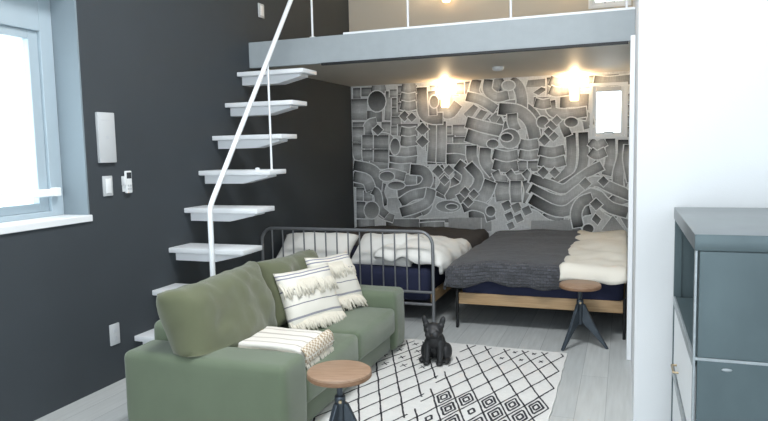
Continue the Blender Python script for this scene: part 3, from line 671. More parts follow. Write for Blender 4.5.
def build_mural():
    verts, faces, tones = [], [], []
    lay = [0]
    def inside_window(cs):
        return all(BW[0]-.02 < c[0] < BW[1]+.02 and BW[2]-.02 < c[1] < BW[3]+.02 for c in cs)
    def poly(pts, tn, y):
        pts = [(min(max(p[0], .002), WX-.002), min(max(p[1], .3), 2.098)) for p in pts]
        if inside_window(pts): return
        i0 = len(verts)
        for p, t in zip(pts, tn): verts.append((p[0], -y, p[1])); tones.append(t)
        faces.append(tuple(range(i0, i0+len(pts))))
    W, D = .50, .05
    # paper ground around the window
    for x0, x1, z0, z1 in ((0, BW[0], .3, 2.1), (BW[1], WX, .3, 2.1), (BW[0], BW[1], .3, BW[2]), (BW[0], BW[1], BW[3], 2.1)):
        nx = max(1, int((x1-x0)/.3)); nzz = max(1, int((z1-z0)/.3))
        for i in range(nx):
            for j in range(nzz):
                a0, a1 = x0+(x1-x0)*i/nx, x0+(x1-x0)*(i+1)/nx; c0, c1 = z0+(z1-z0)*j/nzz, z0+(z1-z0)*(j+1)/nzz
                f = lambda a, c: .80+.22*nz((a, c, 0), 2.2)
                poly([(a0, c0), (a1, c0), (a1, c1), (a0, c1)], [f(a0, c0), f(a1, c0), f(a1, c1), f(a0, c1)], .0004)
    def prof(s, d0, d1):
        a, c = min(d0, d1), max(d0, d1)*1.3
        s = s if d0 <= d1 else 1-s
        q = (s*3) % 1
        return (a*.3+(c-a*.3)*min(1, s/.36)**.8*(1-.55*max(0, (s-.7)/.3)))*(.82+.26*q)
    def ribbon(pts, w, n, d0, d1, y):
        sp = spline([(p[0], p[1], 0) for p in pts], 8); L = len(sp)
        nm = []
        for i in range(L):
            t = (sp[min(i+1, L-1)]-sp[max(i-1, 0)]).normalized(); nm.append(Vector((-t.y, t.x, 0)))
        e = .013
        def strip(o0, o1, yy, tf, i0=0., i1=1., m=10):
            for k in range(m):
                qs = []; ts = []
                for kk, side in ((k, o0), (k, o1), (k+1, o1), (k+1, o0)):
                    f = (i0+(i1-i0)*kk/m)*(L-1); i = min(int(f), L-2); fr = f-i
                    c = sp[i].lerp(sp[i+1], fr); nn = nm[i].lerp(nm[i+1], fr)
                    c = c+nn*side; qs.append((c.x, c.y)); ts.append(tf(kk/m, side))
                poly(qs, ts, yy)
        h = w*.6
        strip(-h-e, h+e, y, lambda s, o: .95, -.02, 1.02, max(6, L))
        for q in range(n):
            a, c = q/n, (q+1)/n; g = .011/max(.05, sum((sp[i+1]-sp[i]).length for i in range(L-1)))/2*1.0
            a += g if q else 0; c -= g if q < n-1 else 0
            j = random.uniform(1.0, 1.4)
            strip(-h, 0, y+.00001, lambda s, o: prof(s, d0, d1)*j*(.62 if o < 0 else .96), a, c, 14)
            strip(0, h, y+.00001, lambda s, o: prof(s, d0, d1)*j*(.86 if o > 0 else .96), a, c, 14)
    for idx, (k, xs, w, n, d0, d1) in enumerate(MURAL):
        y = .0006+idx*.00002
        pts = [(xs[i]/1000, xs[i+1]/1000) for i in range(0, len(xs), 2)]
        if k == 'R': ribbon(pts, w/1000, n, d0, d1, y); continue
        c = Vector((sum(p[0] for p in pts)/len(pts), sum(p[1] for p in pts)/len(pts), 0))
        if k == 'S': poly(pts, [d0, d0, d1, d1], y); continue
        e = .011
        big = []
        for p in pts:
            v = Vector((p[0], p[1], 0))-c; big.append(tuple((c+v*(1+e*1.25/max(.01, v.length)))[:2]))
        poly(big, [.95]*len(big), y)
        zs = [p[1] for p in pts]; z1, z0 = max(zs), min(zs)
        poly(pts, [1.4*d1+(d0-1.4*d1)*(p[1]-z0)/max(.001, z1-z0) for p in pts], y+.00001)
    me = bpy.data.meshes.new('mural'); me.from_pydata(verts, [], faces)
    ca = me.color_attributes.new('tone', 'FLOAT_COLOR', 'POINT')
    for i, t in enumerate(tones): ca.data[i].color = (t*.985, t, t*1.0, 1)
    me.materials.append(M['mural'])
    o = bpy.data.objects.new('wall_back_mural', me); COL.objects.link(o); o['kind'] = 'structure'
    o['label'] = 'grey mural wallpaper of interlaced stone ribbons behind the beds'
build_mural()

# small windows at the right end of the back wall, below and above the loft
def small_window(name, label, w):
    b = bmesh.new(); x0, x1, z0, z1 = w
    f = .02
    for q in ((x0-.012, x0+f, z0-.012, z1+.012), (x1-f, x1+.012, z0-.012, z1+.012), (x0+f, x1-f, z0-.012, z0+f), (x0+f, x1-f, z1-f, z1+.012)):
        box(b, q[0], q[1], -.012, .06, q[2], q[3], .004)
    s = bmesh.new(); a = .02; f2 = .032
    X0, X1, Z0, Z1 = x0+a, x1-a, z0+a, z1-a
    for q in ((X0, X0+f2, Z0, Z1), (X1-f2, X1, Z0, Z1), (X0+f2, X1-f2, Z0, Z0+f2), (X0+f2, X1-f2, Z1-f2, Z1)):
        box(s, q[0], q[1], .012, .05, q[2], q[3], .003)
    g = bmesh.new(); box(g, X0+f2, X1-f2, .028, .034, Z0+f2, Z1-f2)
    c = bmesh.new(); box(c, X0+.03, X1-.03, -.006, .03, Z1-.055, Z1-.005, .006)
    h = bmesh.new(); xm = (x0+x1)/2
    tube(h, [(xm-.045, .012, Z0+.02), (xm-.04, -.012, Z0+.035), (xm+.04, -.012, Z0+.035), (xm+.045, .012, Z0+.02)], .006)
    parts = [('window_frame', b, M['window_frame']), ('sash', s, M['plastic']), ('pane', g, M['glass']), ('screen_case', c, M['plastic_grey']), ('handle', h, M['plastic_grey'])]
    window(name, label, parts)
small_window('window_1', 'small white window in the mural wall under the loft', BW)
small_window('window_2', 'small white window on the loft level', LW)

# left window
y0, y1, z0, z1 = WN
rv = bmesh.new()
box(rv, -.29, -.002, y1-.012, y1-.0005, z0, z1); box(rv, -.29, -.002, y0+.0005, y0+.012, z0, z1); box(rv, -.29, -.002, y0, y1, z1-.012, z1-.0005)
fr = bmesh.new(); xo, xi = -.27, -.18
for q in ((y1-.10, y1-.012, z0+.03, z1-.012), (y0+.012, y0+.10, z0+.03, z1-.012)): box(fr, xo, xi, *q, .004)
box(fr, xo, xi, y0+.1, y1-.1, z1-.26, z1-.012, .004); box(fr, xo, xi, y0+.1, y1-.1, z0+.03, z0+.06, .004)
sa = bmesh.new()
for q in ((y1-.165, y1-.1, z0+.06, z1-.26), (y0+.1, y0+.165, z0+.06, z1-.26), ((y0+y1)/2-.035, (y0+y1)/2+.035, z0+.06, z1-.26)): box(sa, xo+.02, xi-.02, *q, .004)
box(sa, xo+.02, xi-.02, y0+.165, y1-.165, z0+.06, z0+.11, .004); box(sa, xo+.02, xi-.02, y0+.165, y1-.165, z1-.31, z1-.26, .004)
gp = bmesh.new(); box(gp, -.232, -.226, y0+.165, y1-.165, z0+.11, z1-.31)
rl = bmesh.new(); box(rl, -.165, -.14, y0+.04, y1-.07, z0+.148, z0+.19, .004)
for yy in (y1-.085, y0+.085): box(rl, -.18, -.135, yy-.02, yy+.02, z0+.145, z0+.195, .005)
sl = bmesh.new(); box(sl, -.29, .014, y0-.025, y1+.006, z0-.008, z0+.03, .004)
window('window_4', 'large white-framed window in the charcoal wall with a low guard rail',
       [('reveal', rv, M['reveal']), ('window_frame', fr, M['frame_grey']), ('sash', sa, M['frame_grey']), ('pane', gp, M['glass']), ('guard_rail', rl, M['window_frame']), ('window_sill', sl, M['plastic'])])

# loft: slab, painted fascia beam, dark strip for the shaded slot, railing
LY = -2.157
shell('ceiling_loft', [(.0005, WX-.0005, LY+.05, -.0005, 2.102, 2.27)], M['soffit'])
b = bmesh.new(); box(b, .0005, WX-.0005, LY, LY+.05, 2.082, 2.29, .003)
struct('trim_1', b, M['steel_paint'], label='grey-blue steel edge beam of the loft')
b = bmesh.new(); box(b, .85, WX-.001, LY+.004, LY+.045, 2.29, 2.306, .002)
struct('trim_2', b, M['white_paint'], label='thin white strip on top of the loft edge')
b = bmesh.new(); box(b, .66, 2.945, LY-.012, LY+.02, 2.064, 2.083, .002)  # black strip stands in for the shade of the recessed gap below the beam
tag(obj('slot_shade_strip', b, M['slot_shade']), 'dark strip standing in for the shaded slot under the loft edge beam', 'dark strip')
b = bmesh.new(); box(b, 2.955, WX-.001, -2.56, LY-.02, 0, 2.06, .004)
struct('trim_3', b, M['white_paint'], label='narrow white upright trim beside the right bed')
t = thing('loft_railing', (.573, -2.125, 2.29), 'thin white steel railing along the loft edge', 'railing')
for x in (.573, 1.375, 2.15, 2.93):
    b = bmesh.new(); tube(b, [(x, -2.125, 2.29), (x, -2.125, 3.2)], .0085); lathe(b, [(0, 2.29), (.024, 2.29), (.024, 2.297), (0, 2.297)], (x, -2.125), 16)
    obj('baluster', b, M['white_paint'], t, 40)
b = bmesh.new(); tube(b, [(.573, -2.125, 3.2), (WX-.001, -2.125, 3.2)], .012); obj('top_rail', b, M['white_paint'], t, 40)

# ------------------------------------------------------------------ wall plates
def plate(name, yy0, yy1, zz0, zz1, d=.012): b = bmesh.new(); box(b, 0, d, yy0, yy1, zz0, zz1, .004); return b
t = thing('control_panel', (0, -3.83, 1.35), 'tall white wall panel above the light switch', 'control panel')
obj('cover', plate('', -3.896, -3.76, 1.349, 1.648, .022), M['plate'], t, 40)
b = bmesh.new(); box(b, .0215, .0235, -3.838, -3.818, 1.49, 1.51, .001); obj('button', b, M['plastic_grey'], t)
b = bmesh.new(); box(b, .0215, .0228, -3.878, -3.778, 1.60, 1.603); obj('seam_line', b, M['plastic_grey'], t)
t = thing('light_switch', (0, -3.834, 1.15), 'white rectangular light switch under the tall white panel', 'light switch')
obj('switch_plate', plate('', -3.872, -3.796, 1.149, 1.27), M['plate'], t, 40)
b = bmesh.new(); box(b, .0115, .0165, -3.855, -3.813, 1.165, 1.254, .002); obj('rocker', b, M['plastic'], t, 40)
t = thing('remote_control', (0, -3.667, 1.15), 'white remote control with dark display in a wall holder', 'remote control')
b = bmesh.new(); box(b, .008, .026, -3.695, -3.643, 1.155, 1.294, .006); obj('body', b, M['plastic'], t, 40)
b = bmesh.new(); box(b, .0255, .0272, -3.69, -3.65, 1.246, 1.284, .0005); obj('display', b, M['lcd'], t)
b = bmesh.new()
for i in range(2):
    for j in range(2): box(b, .0255, .0278, -3.686+.02*i, -3.672+.02*i, 1.176+.02*j, 1.188+.02*j, .0008)
obj('button', b, M['plastic_grey'], t)
b = bmesh.new(); box(b, .0, .009, -3.708, -3.632, 1.165, 1.262, .003); box(b, .0, .03, -3.711, -3.694, 1.205, 1.262, .003); obj('holder', b, M['plastic'], t, 40)
t = thing('wall_socket', (0, -3.852, .235), 'white wall socket low on the charcoal wall', 'wall socket')
obj('socket_plate', plate('', -3.89, -3.812, .236, .366), M['plate'], t, 40)
b = bmesh.new()
for zz in (.275, .325):
    b = bmesh.new(); box(b, .0115, .0135, -3.866, -3.836, zz-.012, zz+.012, .002); obj('outlet', b, M['plastic_grey'], t, 40)
t = thing('light_switch', (0, -1.94, 2.53), 'white light switch on the loft wall above the stairs', 'light switch')
obj('switch_plate', plate('', -1.985, -1.895, 2.527, 2.645), M['plate'], t, 40)
b = bmesh.new(); box(b, .0115, .0165, -1.965, -1.915, 2.545, 2.628, .002); obj('rocker', b, M['plastic'], t, 40)
t = thing('smoke_detector', (1.851, -.985, 2.102), 'small white round detector on the loft underside', 'smoke detector')
b = bmesh.new(); lathe(b, [(0, 2.102), (.052, 2.102), (.052, 2.088), (.046, 2.074), (.03, 2.068), (0, 2.067)], (1.851, -.985), 28); obj('housing', b, M['plastic'], t, 50)

# wall lamps
def sconce(x, z, label, power):
    t = thing('wall_lamp', (x, 0, z), label, 'wall lamp', 'wall lamps on the back wall')
    b = bmesh.new(); box(b, x-.045, x+.045, -.016, -.002, z-.05, z+.05, .004); obj('back_plate', b, M['plastic'], t, 40)
    b = bmesh.new(); tube(b, [(x, -.014, z-.02), (x, -.05, z-.02)], .01); obj('arm', b, M['plastic'], t, 40)
    b = bmesh.new(); lathe(b, [(0, z-.09), (.038, z-.087), (.045, z-.07), (.045, z+.08), (.041, z+.08), (.041, z-.07), (.0, z-.08)], (x, -.085), 28)
    obj('lamp_shade', b, M['lamp_glass'], t, 50)
    ld = bpy.data.lights.new('lamp_bulb', 'POINT'); ld.energy = power; ld.color = (1, .74, .44); ld.shadow_soft_size = .03
    lo = bpy.data.objects.new('lamp_bulb', ld); COL.objects.link(lo); lo.parent = t; lo.location = (0, -.085, .10)
sconce(1.121, 1.905, 'glowing wall lamp on the mural, away from the window', 5.5)
sconce(2.45, 1.915, 'glowing wall lamp on the mural beside the small window', 5.5)
sconce(1.15, 3.0, 'glowing wall lamp on the plain loft wall, far from the window', 11)
sconce(2.40, 3.0, 'glowing wall lamp on the plain loft wall beside the loft window', 6)

# ------------------------------------------------------------------ stairs
st = thing('floating_staircase', (0, -3.6, 0), 'white cantilevered staircase with bent tube handrail on the charcoal wall', 'staircase')
for k in range(8):
    z = .2415+.2555*k; yf = -3.68+.1895*k; tl = .592
    b = bmesh.new(); box(b, .001, tl, yf, yf+.245, z-.034, z, .004)
    tr = obj('tread', b, M['white_paint'], st, 40)
    b = bmesh.new()
    prism(b, [(.001, z-.035), (tl-.06, z-.035), (tl-.06, z-.052), (.33, z-.098), (.001, z-.098)], yf+.075, yf+.205)
    obj('bracket', b, M['white_paint'], tr)
RXh = .57
b = bmesh.new()
path = [(RXh, -3.615, 0), (RXh, -3.615, .6), (RXh, -3.615, 1.035), (RXh, -3.607, 1.067), (RXh, -3.587, 1.10), (RXh, -2.468, 2.52), (RXh, -2.18, 2.885)]
tube(b, path, .0165, 14); obj('handrail', b, M['white_paint'], st, 60)
b = bmesh.new(); yy = -2.85; tube(b, [(RXh, yy, 1.262), (RXh, yy, 2.04)], .008, 10); lathe(b, [(0, 1.262), (.02, 1.262), (.02, 1.268), (0, 1.268)], (RXh, yy), 14); obj('baluster', b, M['white_paint'], st, 50)
b = bmesh.new(); lathe(b, [(0, 1.262), (.018, 1.262), (.016, 1.278), (0, 1.282)], (.46, -2.86), 14); obj('bolt_cap', b, M['white_paint'], st, 50)

# ------------------------------------------------------------------ sofa
SX0, SX1, SY0, SY1 = .608, 1.495, -4.46, -2.68
so = thing('sofa', (1.08, -3.57, 0), 'green fabric two-seat sofa with low square arms', 'sofa')
b = bmesh.new(); box(b, SX0+.03, SX1-.04, SY0+.2, SY1-.2, .03, .16, .015, 3); obj('base', b, M['sofa'], so, 45)
def soft_box(x0, x1, y0, y1, z0, z1, r, puff, seed):
    b = bmesh.new(); box(b, x0, x1, y0, y1, z0, z1, r, 4)
    bmesh.ops.subdivide_edges(b, edges=[e for e in b.edges if e.calc_length() > .12], cuts=9, use_grid_fill=True)
    c = Vector(((x0+x1)/2, (y0+y1)/2, (z0+z1)/2)); h = Vector(((x1-x0)/2, (y1-y0)/2, (z1-z0)/2))
    for v in b.verts:
        d = Vector(((v.co.x-c.x)/h.x, (v.co.y-c.y)/h.y, (v.co.z-c.z)/h.z))
        k = lambda a, bb: max(0, 1-a*a)*max(0, 1-bb*bb)
        v.co += Vector((d.x**3*k(d.y, d.z), d.y**3*k(d.x, d.z), d.z**3*k(d.x, d.y)))*puff
        v.co += .005*Vector((nz(v.co, 5, seed), nz(v.co, 5, seed+1), nz(v.co, 5, seed+2)))
    return b
obj('armrest', soft_box(SX0, SX1+.015, SY0, SY0+.235, .03, .432, .035, .008, 1), M['sofa'], so, 60)
obj('armrest', soft_box(SX0, SX1, SY1-.22, SY1, .03, .432, .035, .008, 2), M['sofa'], so, 60)
obj('backrest', soft_box(SX0, .83, SY0+.22, SY1-.2, .03, .53, .04, .008, 3), M['sofa'], so, 60)
ym = -3.55
obj('seat_cushion', soft_box(.82, 1.50, SY0+.24, ym, .162, .335, .03, .022, 4), M['sofa'], so, 60)
obj('seat_cushion', soft_box(.82, 1.50, ym+.006, SY1-.225, .162, .335, .03, .022, 5), M['sofa'], so, 60)
def back_cushion(cy, w, seed, cx=.935, cz=.525, h=.40, tilt=20, turn=0, t=.25, roll=0):
    mtx = Matrix.Translation((cx, cy, cz)) @ Matrix.Rotation(math.radians(90+turn), 4, 'Z') @ Matrix.Rotation(math.radians(-tilt), 4, 'X') @ Matrix.Rotation(math.radians(roll), 4, 'Y')
    b = bmesh.new(); cushion(b, w, h, t, mtx, 30, .05, seed, .032, 5)
    for v in b.verts:
        if v.co.y < SY0+.245: v.co.z = max(v.co.z, .438+.004*nz(v.co, 9))
        v.co.z = max(v.co.z, .345)
    return b
obj('back_cushion', back_cushion(-4.06, .84, 21, roll=-1, h=.44, cz=.535), M['sofa_back'], so, 180)
obj('back_cushion', back_cushion(-3.27, .80, 25, cx=.925, roll=2, h=.42), M['sofa_back'], so, 180)

# striped cushions with fringes, leaning on the sofa back
def throw_pillow(c, ax, w, h, tilt, roll, label, seed):
    ang = math.atan2(ax[1], ax[0])
    mtx = Matrix.Rotation(ang, 4, 'Z') @ Matrix.Rotation(math.radians(-tilt), 4, 'X') @ Matrix.Rotation(math.radians(roll), 4, 'Y')
    t = thing('throw_cushion', c, label, 'cushion', 'striped fringed cushions on the sofa')
    b = bmesh.new(); cushion(b, w, h, .15, mtx, 24, .07, seed, .012, 3)
    cv = obj('cover', b, M['cushion'], t, 180, local=True)
    rnd = random.Random(seed)
    for zz, yy, LM in ((-.33*h, -.055, 1.5), (.29*h, -.056, 1.75)):
        b = bmesh.new(); n = 64
        for i in range(n):
            u = (i+.5)/n-.5
            x = u*w*.96; L = rnd.uniform(.042, .066)*LM
            y = yy*(1-(abs(u)*2)**3)-.004; p0 = Vector((x, y, zz+.005)); p1 = p0+Vector((rnd.uniform(-.008, .008), -.012-rnd.random()*.008, -L*.55)); p2 = p1+Vector((rnd.uniform(-.01, .01), -.004+rnd.uniform(-.008, .004), -L*.45))
            tube(b, [mtx @ p0, mtx @ p1, mtx @ p2], [.0055, .006, .0045], 5)
        obj('fringe', b, M['fringe'], t, 180, local=True)
    return t
throw_pillow((1.13, -3.42, .50), (.36, .93), .45, .38, 22, 0, 'striped fringed cushion in front, overlapping the other one on the sofa', 31)
throw_pillow((1.13, -3.05, .525), (.26, .965), .43, .38, 24, 3, 'striped fringed cushion tucked behind the other one, nearer the bed', 37)

# folded striped throw on the seat by the near arm
th = thing('folded_throw', (1.3, -4.1, .35), 'folded cream striped throw with a checked border on the sofa seat', 'blanket')
def fold_layer(x0, x1, y0, y1, z0, t, seed, over=.0):
    b = bmesh.new(); uvl = b.loops.layers.uv.new('UVMap'); nx, ny = 26, 16; V = {}
    for i in range(nx+1):
        for j in range(ny+1):
            u, v = i/nx, j/ny; x = x0+(x1-x0)*u; y = y0+(y1-y0)*v
            z = z0+.006*nz((x, y, z0), 4, seed)+.003*nz((x, y, z0), 12, seed)
            if u > .86: z -= over*((u-.86)/.14)**2
            V[i, j] = b.verts.new((x+.008*nz((y, z0, 0), 7, seed), y+.01*nz((x, z0, 0), 5, seed), z))
    for i in range(nx):
        for j in range(ny):
            q = [(i, j), (i+1, j), (i+1, j+1), (i, j+1)]; f = b.faces.new([V[k] for k in q]); f.material_index = 1 if i >= nx-2 and t > .02 and False else 0
            for lp, k in zip(f.loops, q): lp[uvl].uv = (k[0]/nx, k[1]/ny)
    return b
for i in range(3):
    o = obj('fold', fold_layer(.86, 1.45+.012*i, -4.21+.012*i, -3.86-.006*i, 0.352+.029*i, .026, 41+i, .03+.006*i), M['throw'], th, 180, recalc=False); solid(o, .026)
b = bmesh.new()
n = 14
rows = []
for i in range(n+1):
    s = i/n
    y = -4.19+.32*s; rows.append([(1.455+.033*math.sin(a)+.006*nz((y, a, 0), 9), y, .398+.05*math.cos(a)+.008*nz((y, 1, 0), 8)-.012*(1-s)) for a in [PI*k/10 for k in range(11)]])
g = [[b.verts.new(p) for p in r] for r in rows]
for i in range(n):
    for j in range(10): b.faces.new((g[i][j], g[i+1][j], g[i+1][j+1], g[i][j+1]))
o = obj('checked_border', b, M['check'], th, 180, recalc=False); solid(o, .008)
b = bmesh.new(); rnd = random.Random(5)
for i in range(30):
    y = -4.19+.32*(i+.5)/30; x = 1.462+.01*nz((y, 0, 0), 7)
    p0 = Vector((x, y, .362)); p1 = p0+Vector((.018, rnd.uniform(-.008, .008), -.014)); p2 = p1+Vector((.008, rnd.uniform(-.01, .01), -.03))
    tube(b, [p0, p1, p2], [.005, .005, .004], 5)
obj('fringe', b, M['fringe'], th, 180)

# ------------------------------------------------------------------ stools
def make_stool():
    t = thing('stool', (0, 0, 0), None, 'stool', 'round wooden stools with dark metal tripods')
    b = bmesh.new(); z = .44; r = .14
    lathe(b, [(0, z), (r-.008, z), (r-.002, z-.004), (r, z-.012)], seg=48, mi=0)
    lathe(b, [(r, z-.012), (r, z-.026), (r-.006, z-.032), (0, z-.032)], seg=48, mi=1)
    bmesh.ops.remove_doubles(b, verts=b.verts, dist=1e-5)
    obj('seat', b, [M['stool_wood'], M['stool_wood_edge']], t, 40, local=True)
    b = bmesh.new(); lathe(b, [(0, z-.032), (.05, z-.032), (.05, z-.038), (.018, z-.044), (.0135, z-.05), (.0135, .2), (0, .2)], seg=20); obj('post', b, M['gunmetal'], t, 40, local=True)
    b = bmesh.new(); lathe(b, [(.0136, .325), (.022, .325), (.024, .318), (.024, .29), (.02, .285), (.02, .16), (.016, .15), (.0136, .15)], seg=20); c = obj('collar', b, M['gunmetal'], t, 40, local=True)
    b = bmesh.new(); tube(b, [(.005, -.022, .308), (.005, -.034, .308)], .007, 10); obj('set_screw', b, M['brass'], c, 40, local=True)
    for k in range(3):
        a = math.radians((118, 236, 350)[k])
        b = bmesh.new()
        prism(b, [(.018, .30), (.034, .295), (.105, .15), (.195, .0), (.178, .0), (.085, .10), (.018, .165)], -.011, .011, mtx=Matrix.Rotation(a, 4, 'Z'))
        bmesh.ops.bevel(b, geom=b.edges[:], offset=.003, segments=1, affect='EDGES')
        obj('leg', b, M['gunmetal'], t, local=True)
    return t
s1 = make_stool(); s1.location = (2.65, -2.315, 0); s1['label'] = 'round wooden stool standing in front of the right bed'
s2 = copy_tree(s1); s2.location = (1.785, -4.465, .014); s2.rotation_euler = (0, 0, math.radians(15)); s2['label'] = 'round wooden stool standing on the rug at the near end of the sofa'

# ------------------------------------------------------------------ dog statue
def make_dog(loc, rz):
    t = thing('dog_statue', loc, 'matte black sitting bulldog statue on the patterned rug', 'statue')
    b = bmesh.new()
    def ell(c, r, rot=None):
        q = bmesh.new(); bmesh.ops.create_uvsphere(q, u_segments=24, v_segments=16, radius=1)
        m = Matrix.Translation(c) @ (rot or Matrix()) @ Matrix.Diagonal((*r, 1)); bmesh.ops.transform(q, matrix=m, verts=q.verts); add(b, q)
    def cap(p0, p1, r0, r1):
        P0, P1 = Vector(p0), Vector(p1); tube(b, [P0.lerp(P1, i/6) for i in range(7)], [r0+(r1-r0)*i/6 for i in range(7)], 16); ell(p0, (r0,)*3); ell(p1, (r1,)*3)
    ell((0, .055, .075), (.072, .07, .075)); ell((0, .01, .12), (.066, .068, .085)); ell((0, -.03, .155), (.058, .05, .062)); ell((0, -.035, .19), (.05, .046, .04))
    for s in (-1, 1):
        ell((s*.066, .035, .06), (.038, .062, .058)); ell((s*.082, -.025, .017), (.022, .045, .017))
        cap((s*.040, -.045, .14), (s*.043, -.066, .02), .024, .019); ell((s*.043, -.08, .014), (.024, .032, .0145))
    ell((0, -.05, .226), (.065, .052, .046)); ell((0, -.088, .21), (.048, .03, .03))
    for s in (-1, 1):
        ell((s*.024, -.098, .203), (.024, .022, .022)); ell((s*.034, -.085, .232), (.018, .016, .014))
        rot = Matrix.Rotation(s*math.radians(16), 4, 'Y'); ell((s*.056, -.04, .277), (.020, .011, .040), rot); ell((s*.050, -.042, .25), (.02, .018, .02))
    ell((0, -.115, .216), (.012, .008, .009)); ell((0, .125, .05), (.018, .02, .016))
    o = obj('body', b, M['dog'], t, 180, local=True)
    rm = o.modifiers.new('union', 'REMESH'); rm.mode = 'VOXEL'; rm.voxel_size = .0045; rm.use_smooth_shade = True
    sm = o.modifiers.new('soften', 'SMOOTH'); sm.factor = .5; sm.iterations = 3
    for s in (-1, 1):
        q = bmesh.new(); bmesh.ops.create_uvsphere(q, u_segments=12, v_segments=8, radius=.0075); bmesh.ops.translate(q, verts=q.verts, vec=(s*.031, -.0965, .231)); obj('eye', q, M['dog_eye'], t, 180, local=True)
    t.rotation_euler = (0, 0, rz)
    return t
d = make_dog((1.79, -2.965, .0145), math.radians(4)); d.scale = (.99, .99, .99)

# ------------------------------------------------------------------ rug
def rug():
    X0, X1, Y0, Y1, Z = 1.02, 2.585, -4.75, -2.535, .012
    b = bmesh.new(); nx, ny = 40, 56
    g = {}
    for i in range(nx+1):
        for j in range(ny+1):
            x = X0+(X1-X0)*i/nx; y = Y0+(Y1-Y0)*j/ny
            if i in (0, nx): x += .010*nz((x, y, 0), 7)
            if j in (0, ny): y += .012*nz((x, y, 0), 7)+.02*(x-1.8)*(-1 if j else 0)
            g[i, j] = b.verts.new((x, y, Z))
    for i in range(nx):
        for j in range(ny): b.faces.new((g[i, j], g[i+1, j], g[i+1, j+1], g[i, j+1]))
    ring = [g[i, 0] for i in range(nx)]+[g[nx, j] for j in range(ny)]+[g[i, ny] for i in range(nx, 0, -1)]+[g[0, j] for j in range(ny, 0, -1)]
    low = [b.verts.new((v.co.x, v.co.y, .0005)) for v in ring]
    for k in range(len(ring)):
        k2 = (k+1) % len(ring); b.faces.new((ring[k], low[k], low[k2], ring[k2]))
    rnd = random.Random(3)
    def line(p, q, w=.010, z=Z+.0012, ins=None):
        P = Vector((*p, 0)); Q = Vector((*q, 0)); d = (Q-P); L = d.length; nrm = Vector((-d.y, d.x, 0)).normalized(); n = max(2, int(L/.025)); prev = None
        for i in range(n+1):
            c = P+d*i/n+nrm*.0035*nz((P.x*3+i*.3, P.y*3, i*.11), 1.7); ww = w*(.8+.4*rnd.random())/2
            if ins and not ins(c.x, c.y): prev = None; continue
            cur = (b.verts.new((c.x+nrm.x*ww, c.y+nrm.y*ww, z)), b.verts.new((c.x-nrm.x*ww, c.y-nrm.y*ww, z)))
            if prev: f = b.faces.new((prev[0], prev[1], cur[1], cur[0])); f.material_index = 1
            prev = cur
    hx, hy = .063, .1515
    def zone(ox, oy, inside, cell):
        V = lambda i, j: (ox+hx*i+.004*nz((i, j, ox), .9), oy+hy*j+.004*nz((i, j, ox), .9, 2))
        for i in range(-16, 17):
            for j in range(-14, 10):
                if (i+j) % 2: continue
                for dj in (1, -1):
                    p, q = V(i, j), V(i+1, j+dj)
                    if inside(*p) or inside(*q): line(p, q, ins=inside)
                c = (ox+hx*(i+1), oy+hy*j)
                if inside(*V(i, j)) and inside(*V(i+2, j)): cell(*c)
    def cross(x, y):
        if y > -3.22 and rnd.random() < .8 and x < 1.85:
            line((x-.016, y-.03), (x+.016, y+.03), .009); line((x-.018, y+.022), (x+.018, y-.022), .009)
        elif x > 2.0 and y > -2.85 and rnd.random() < .6:
            line((x-.012, y-.02), (x+.012, y+.02), .010); line((x-.012, y+.018), (x+.012, y-.018), .010)
    def dia(x, y):
        if y < -3.47 and rnd.random() < .93:
            for s, w in ((.62, .012), (.3, .012)):
                P = [(x-hx*s, y), (x, y+hy*s), (x+hx*s, y), (x, y-hy*s)]
                if s == .62 and rnd.random() < .35: continue
                for k in range(4): line(P[k], P[(k+1) % 4], w)
        cross(x, y)
    e = .03
    zone(1.742, -3.247, lambda x, y: X0+e < x < 1.885 and Y0+e < y < Y1-e and not (x > 1.80 and y > -2.85), cross)
    zone(1.999, -3.087, lambda x, y: 1.888 < x < X1-.012 and Y0+e < y < Y1-.018+.02*(1.8-x), dia)
    o = obj('rug', b, [M['rug'], M['rug_line']], None)
    tag(o, 'cream rug with charcoal diamond lattice in front of the sofa', 'rug')
rug()

# ------------------------------------------------------------------ beds
def wood_rails(x0, x1, y0, y1, z0, z1, front=True):
    L = []
    if front: L.append((x0, x1, y0, y0+.03))
    L += [(x0, x0+.03, y0+.03, y1), (x1-.03, x1, y0+.03, y1), (x0+.03, x1-.03, y1-.03, y1)]
    out = []
    for q in L: b = bmesh.new(); box(b, *q, z0, z1, .004); out.append(b)
    return out
BY = -2.1
b1 = thing('bed', (.78, -1.05, 0), 'wide bed with a barred metal footboard against the charcoal wall', 'bed', 'beds under the loft')
for q in wood_rails(.045, 1.53, -2.085, -.03, .175, .262, False): obj('side_rail', q, M['bed_wood'], b1)
b = bmesh.new(); xl, xr, zt, rr = .022, 1.535, .745, .11
path = [(xl, BY, 0), (xl, BY, zt-rr)]+[(xl+rr-rr*math.cos(a), BY, zt-rr+rr*math.sin(a)) for a in [PI/2*k/8 for k in range(1, 9)]]
path += [(xr-rr+rr*math.sin(a), BY, zt-rr+rr*math.cos(a)) for a in [PI/2*k/8 for k in range(0, 9)]]+[(xr, BY, 0)]
tube(b, path, .0135, 12); tube(b, [(xl, BY, .265), (xr, BY, .265)], .011, 10); tube(b, [(xl, BY, .168), (xr, BY, .168)], .012, 10)
fb = obj('footboard', b, M['bed_metal'], b1, 50)
for k in range(14):
    x = xl+.1*(k+1); b = bmesh.new(); tube(b, [(x, BY, .265), (x, BY, zt)], .0065, 8); obj('bar', b, M['bed_metal'], fb, 50)
for x in (.07, 1.5):
    b = bmesh.new(); tube(b, [(x, -.06, 0), (x, -.06, .18)], .016, 10); obj('leg', b, M['bed_metal'], b1, 50)
obj('mattress', soft_box(.085, 1.49, -2.07, -.065, .18, .435, .045, .008, 51), M['navy'], b1, 60)

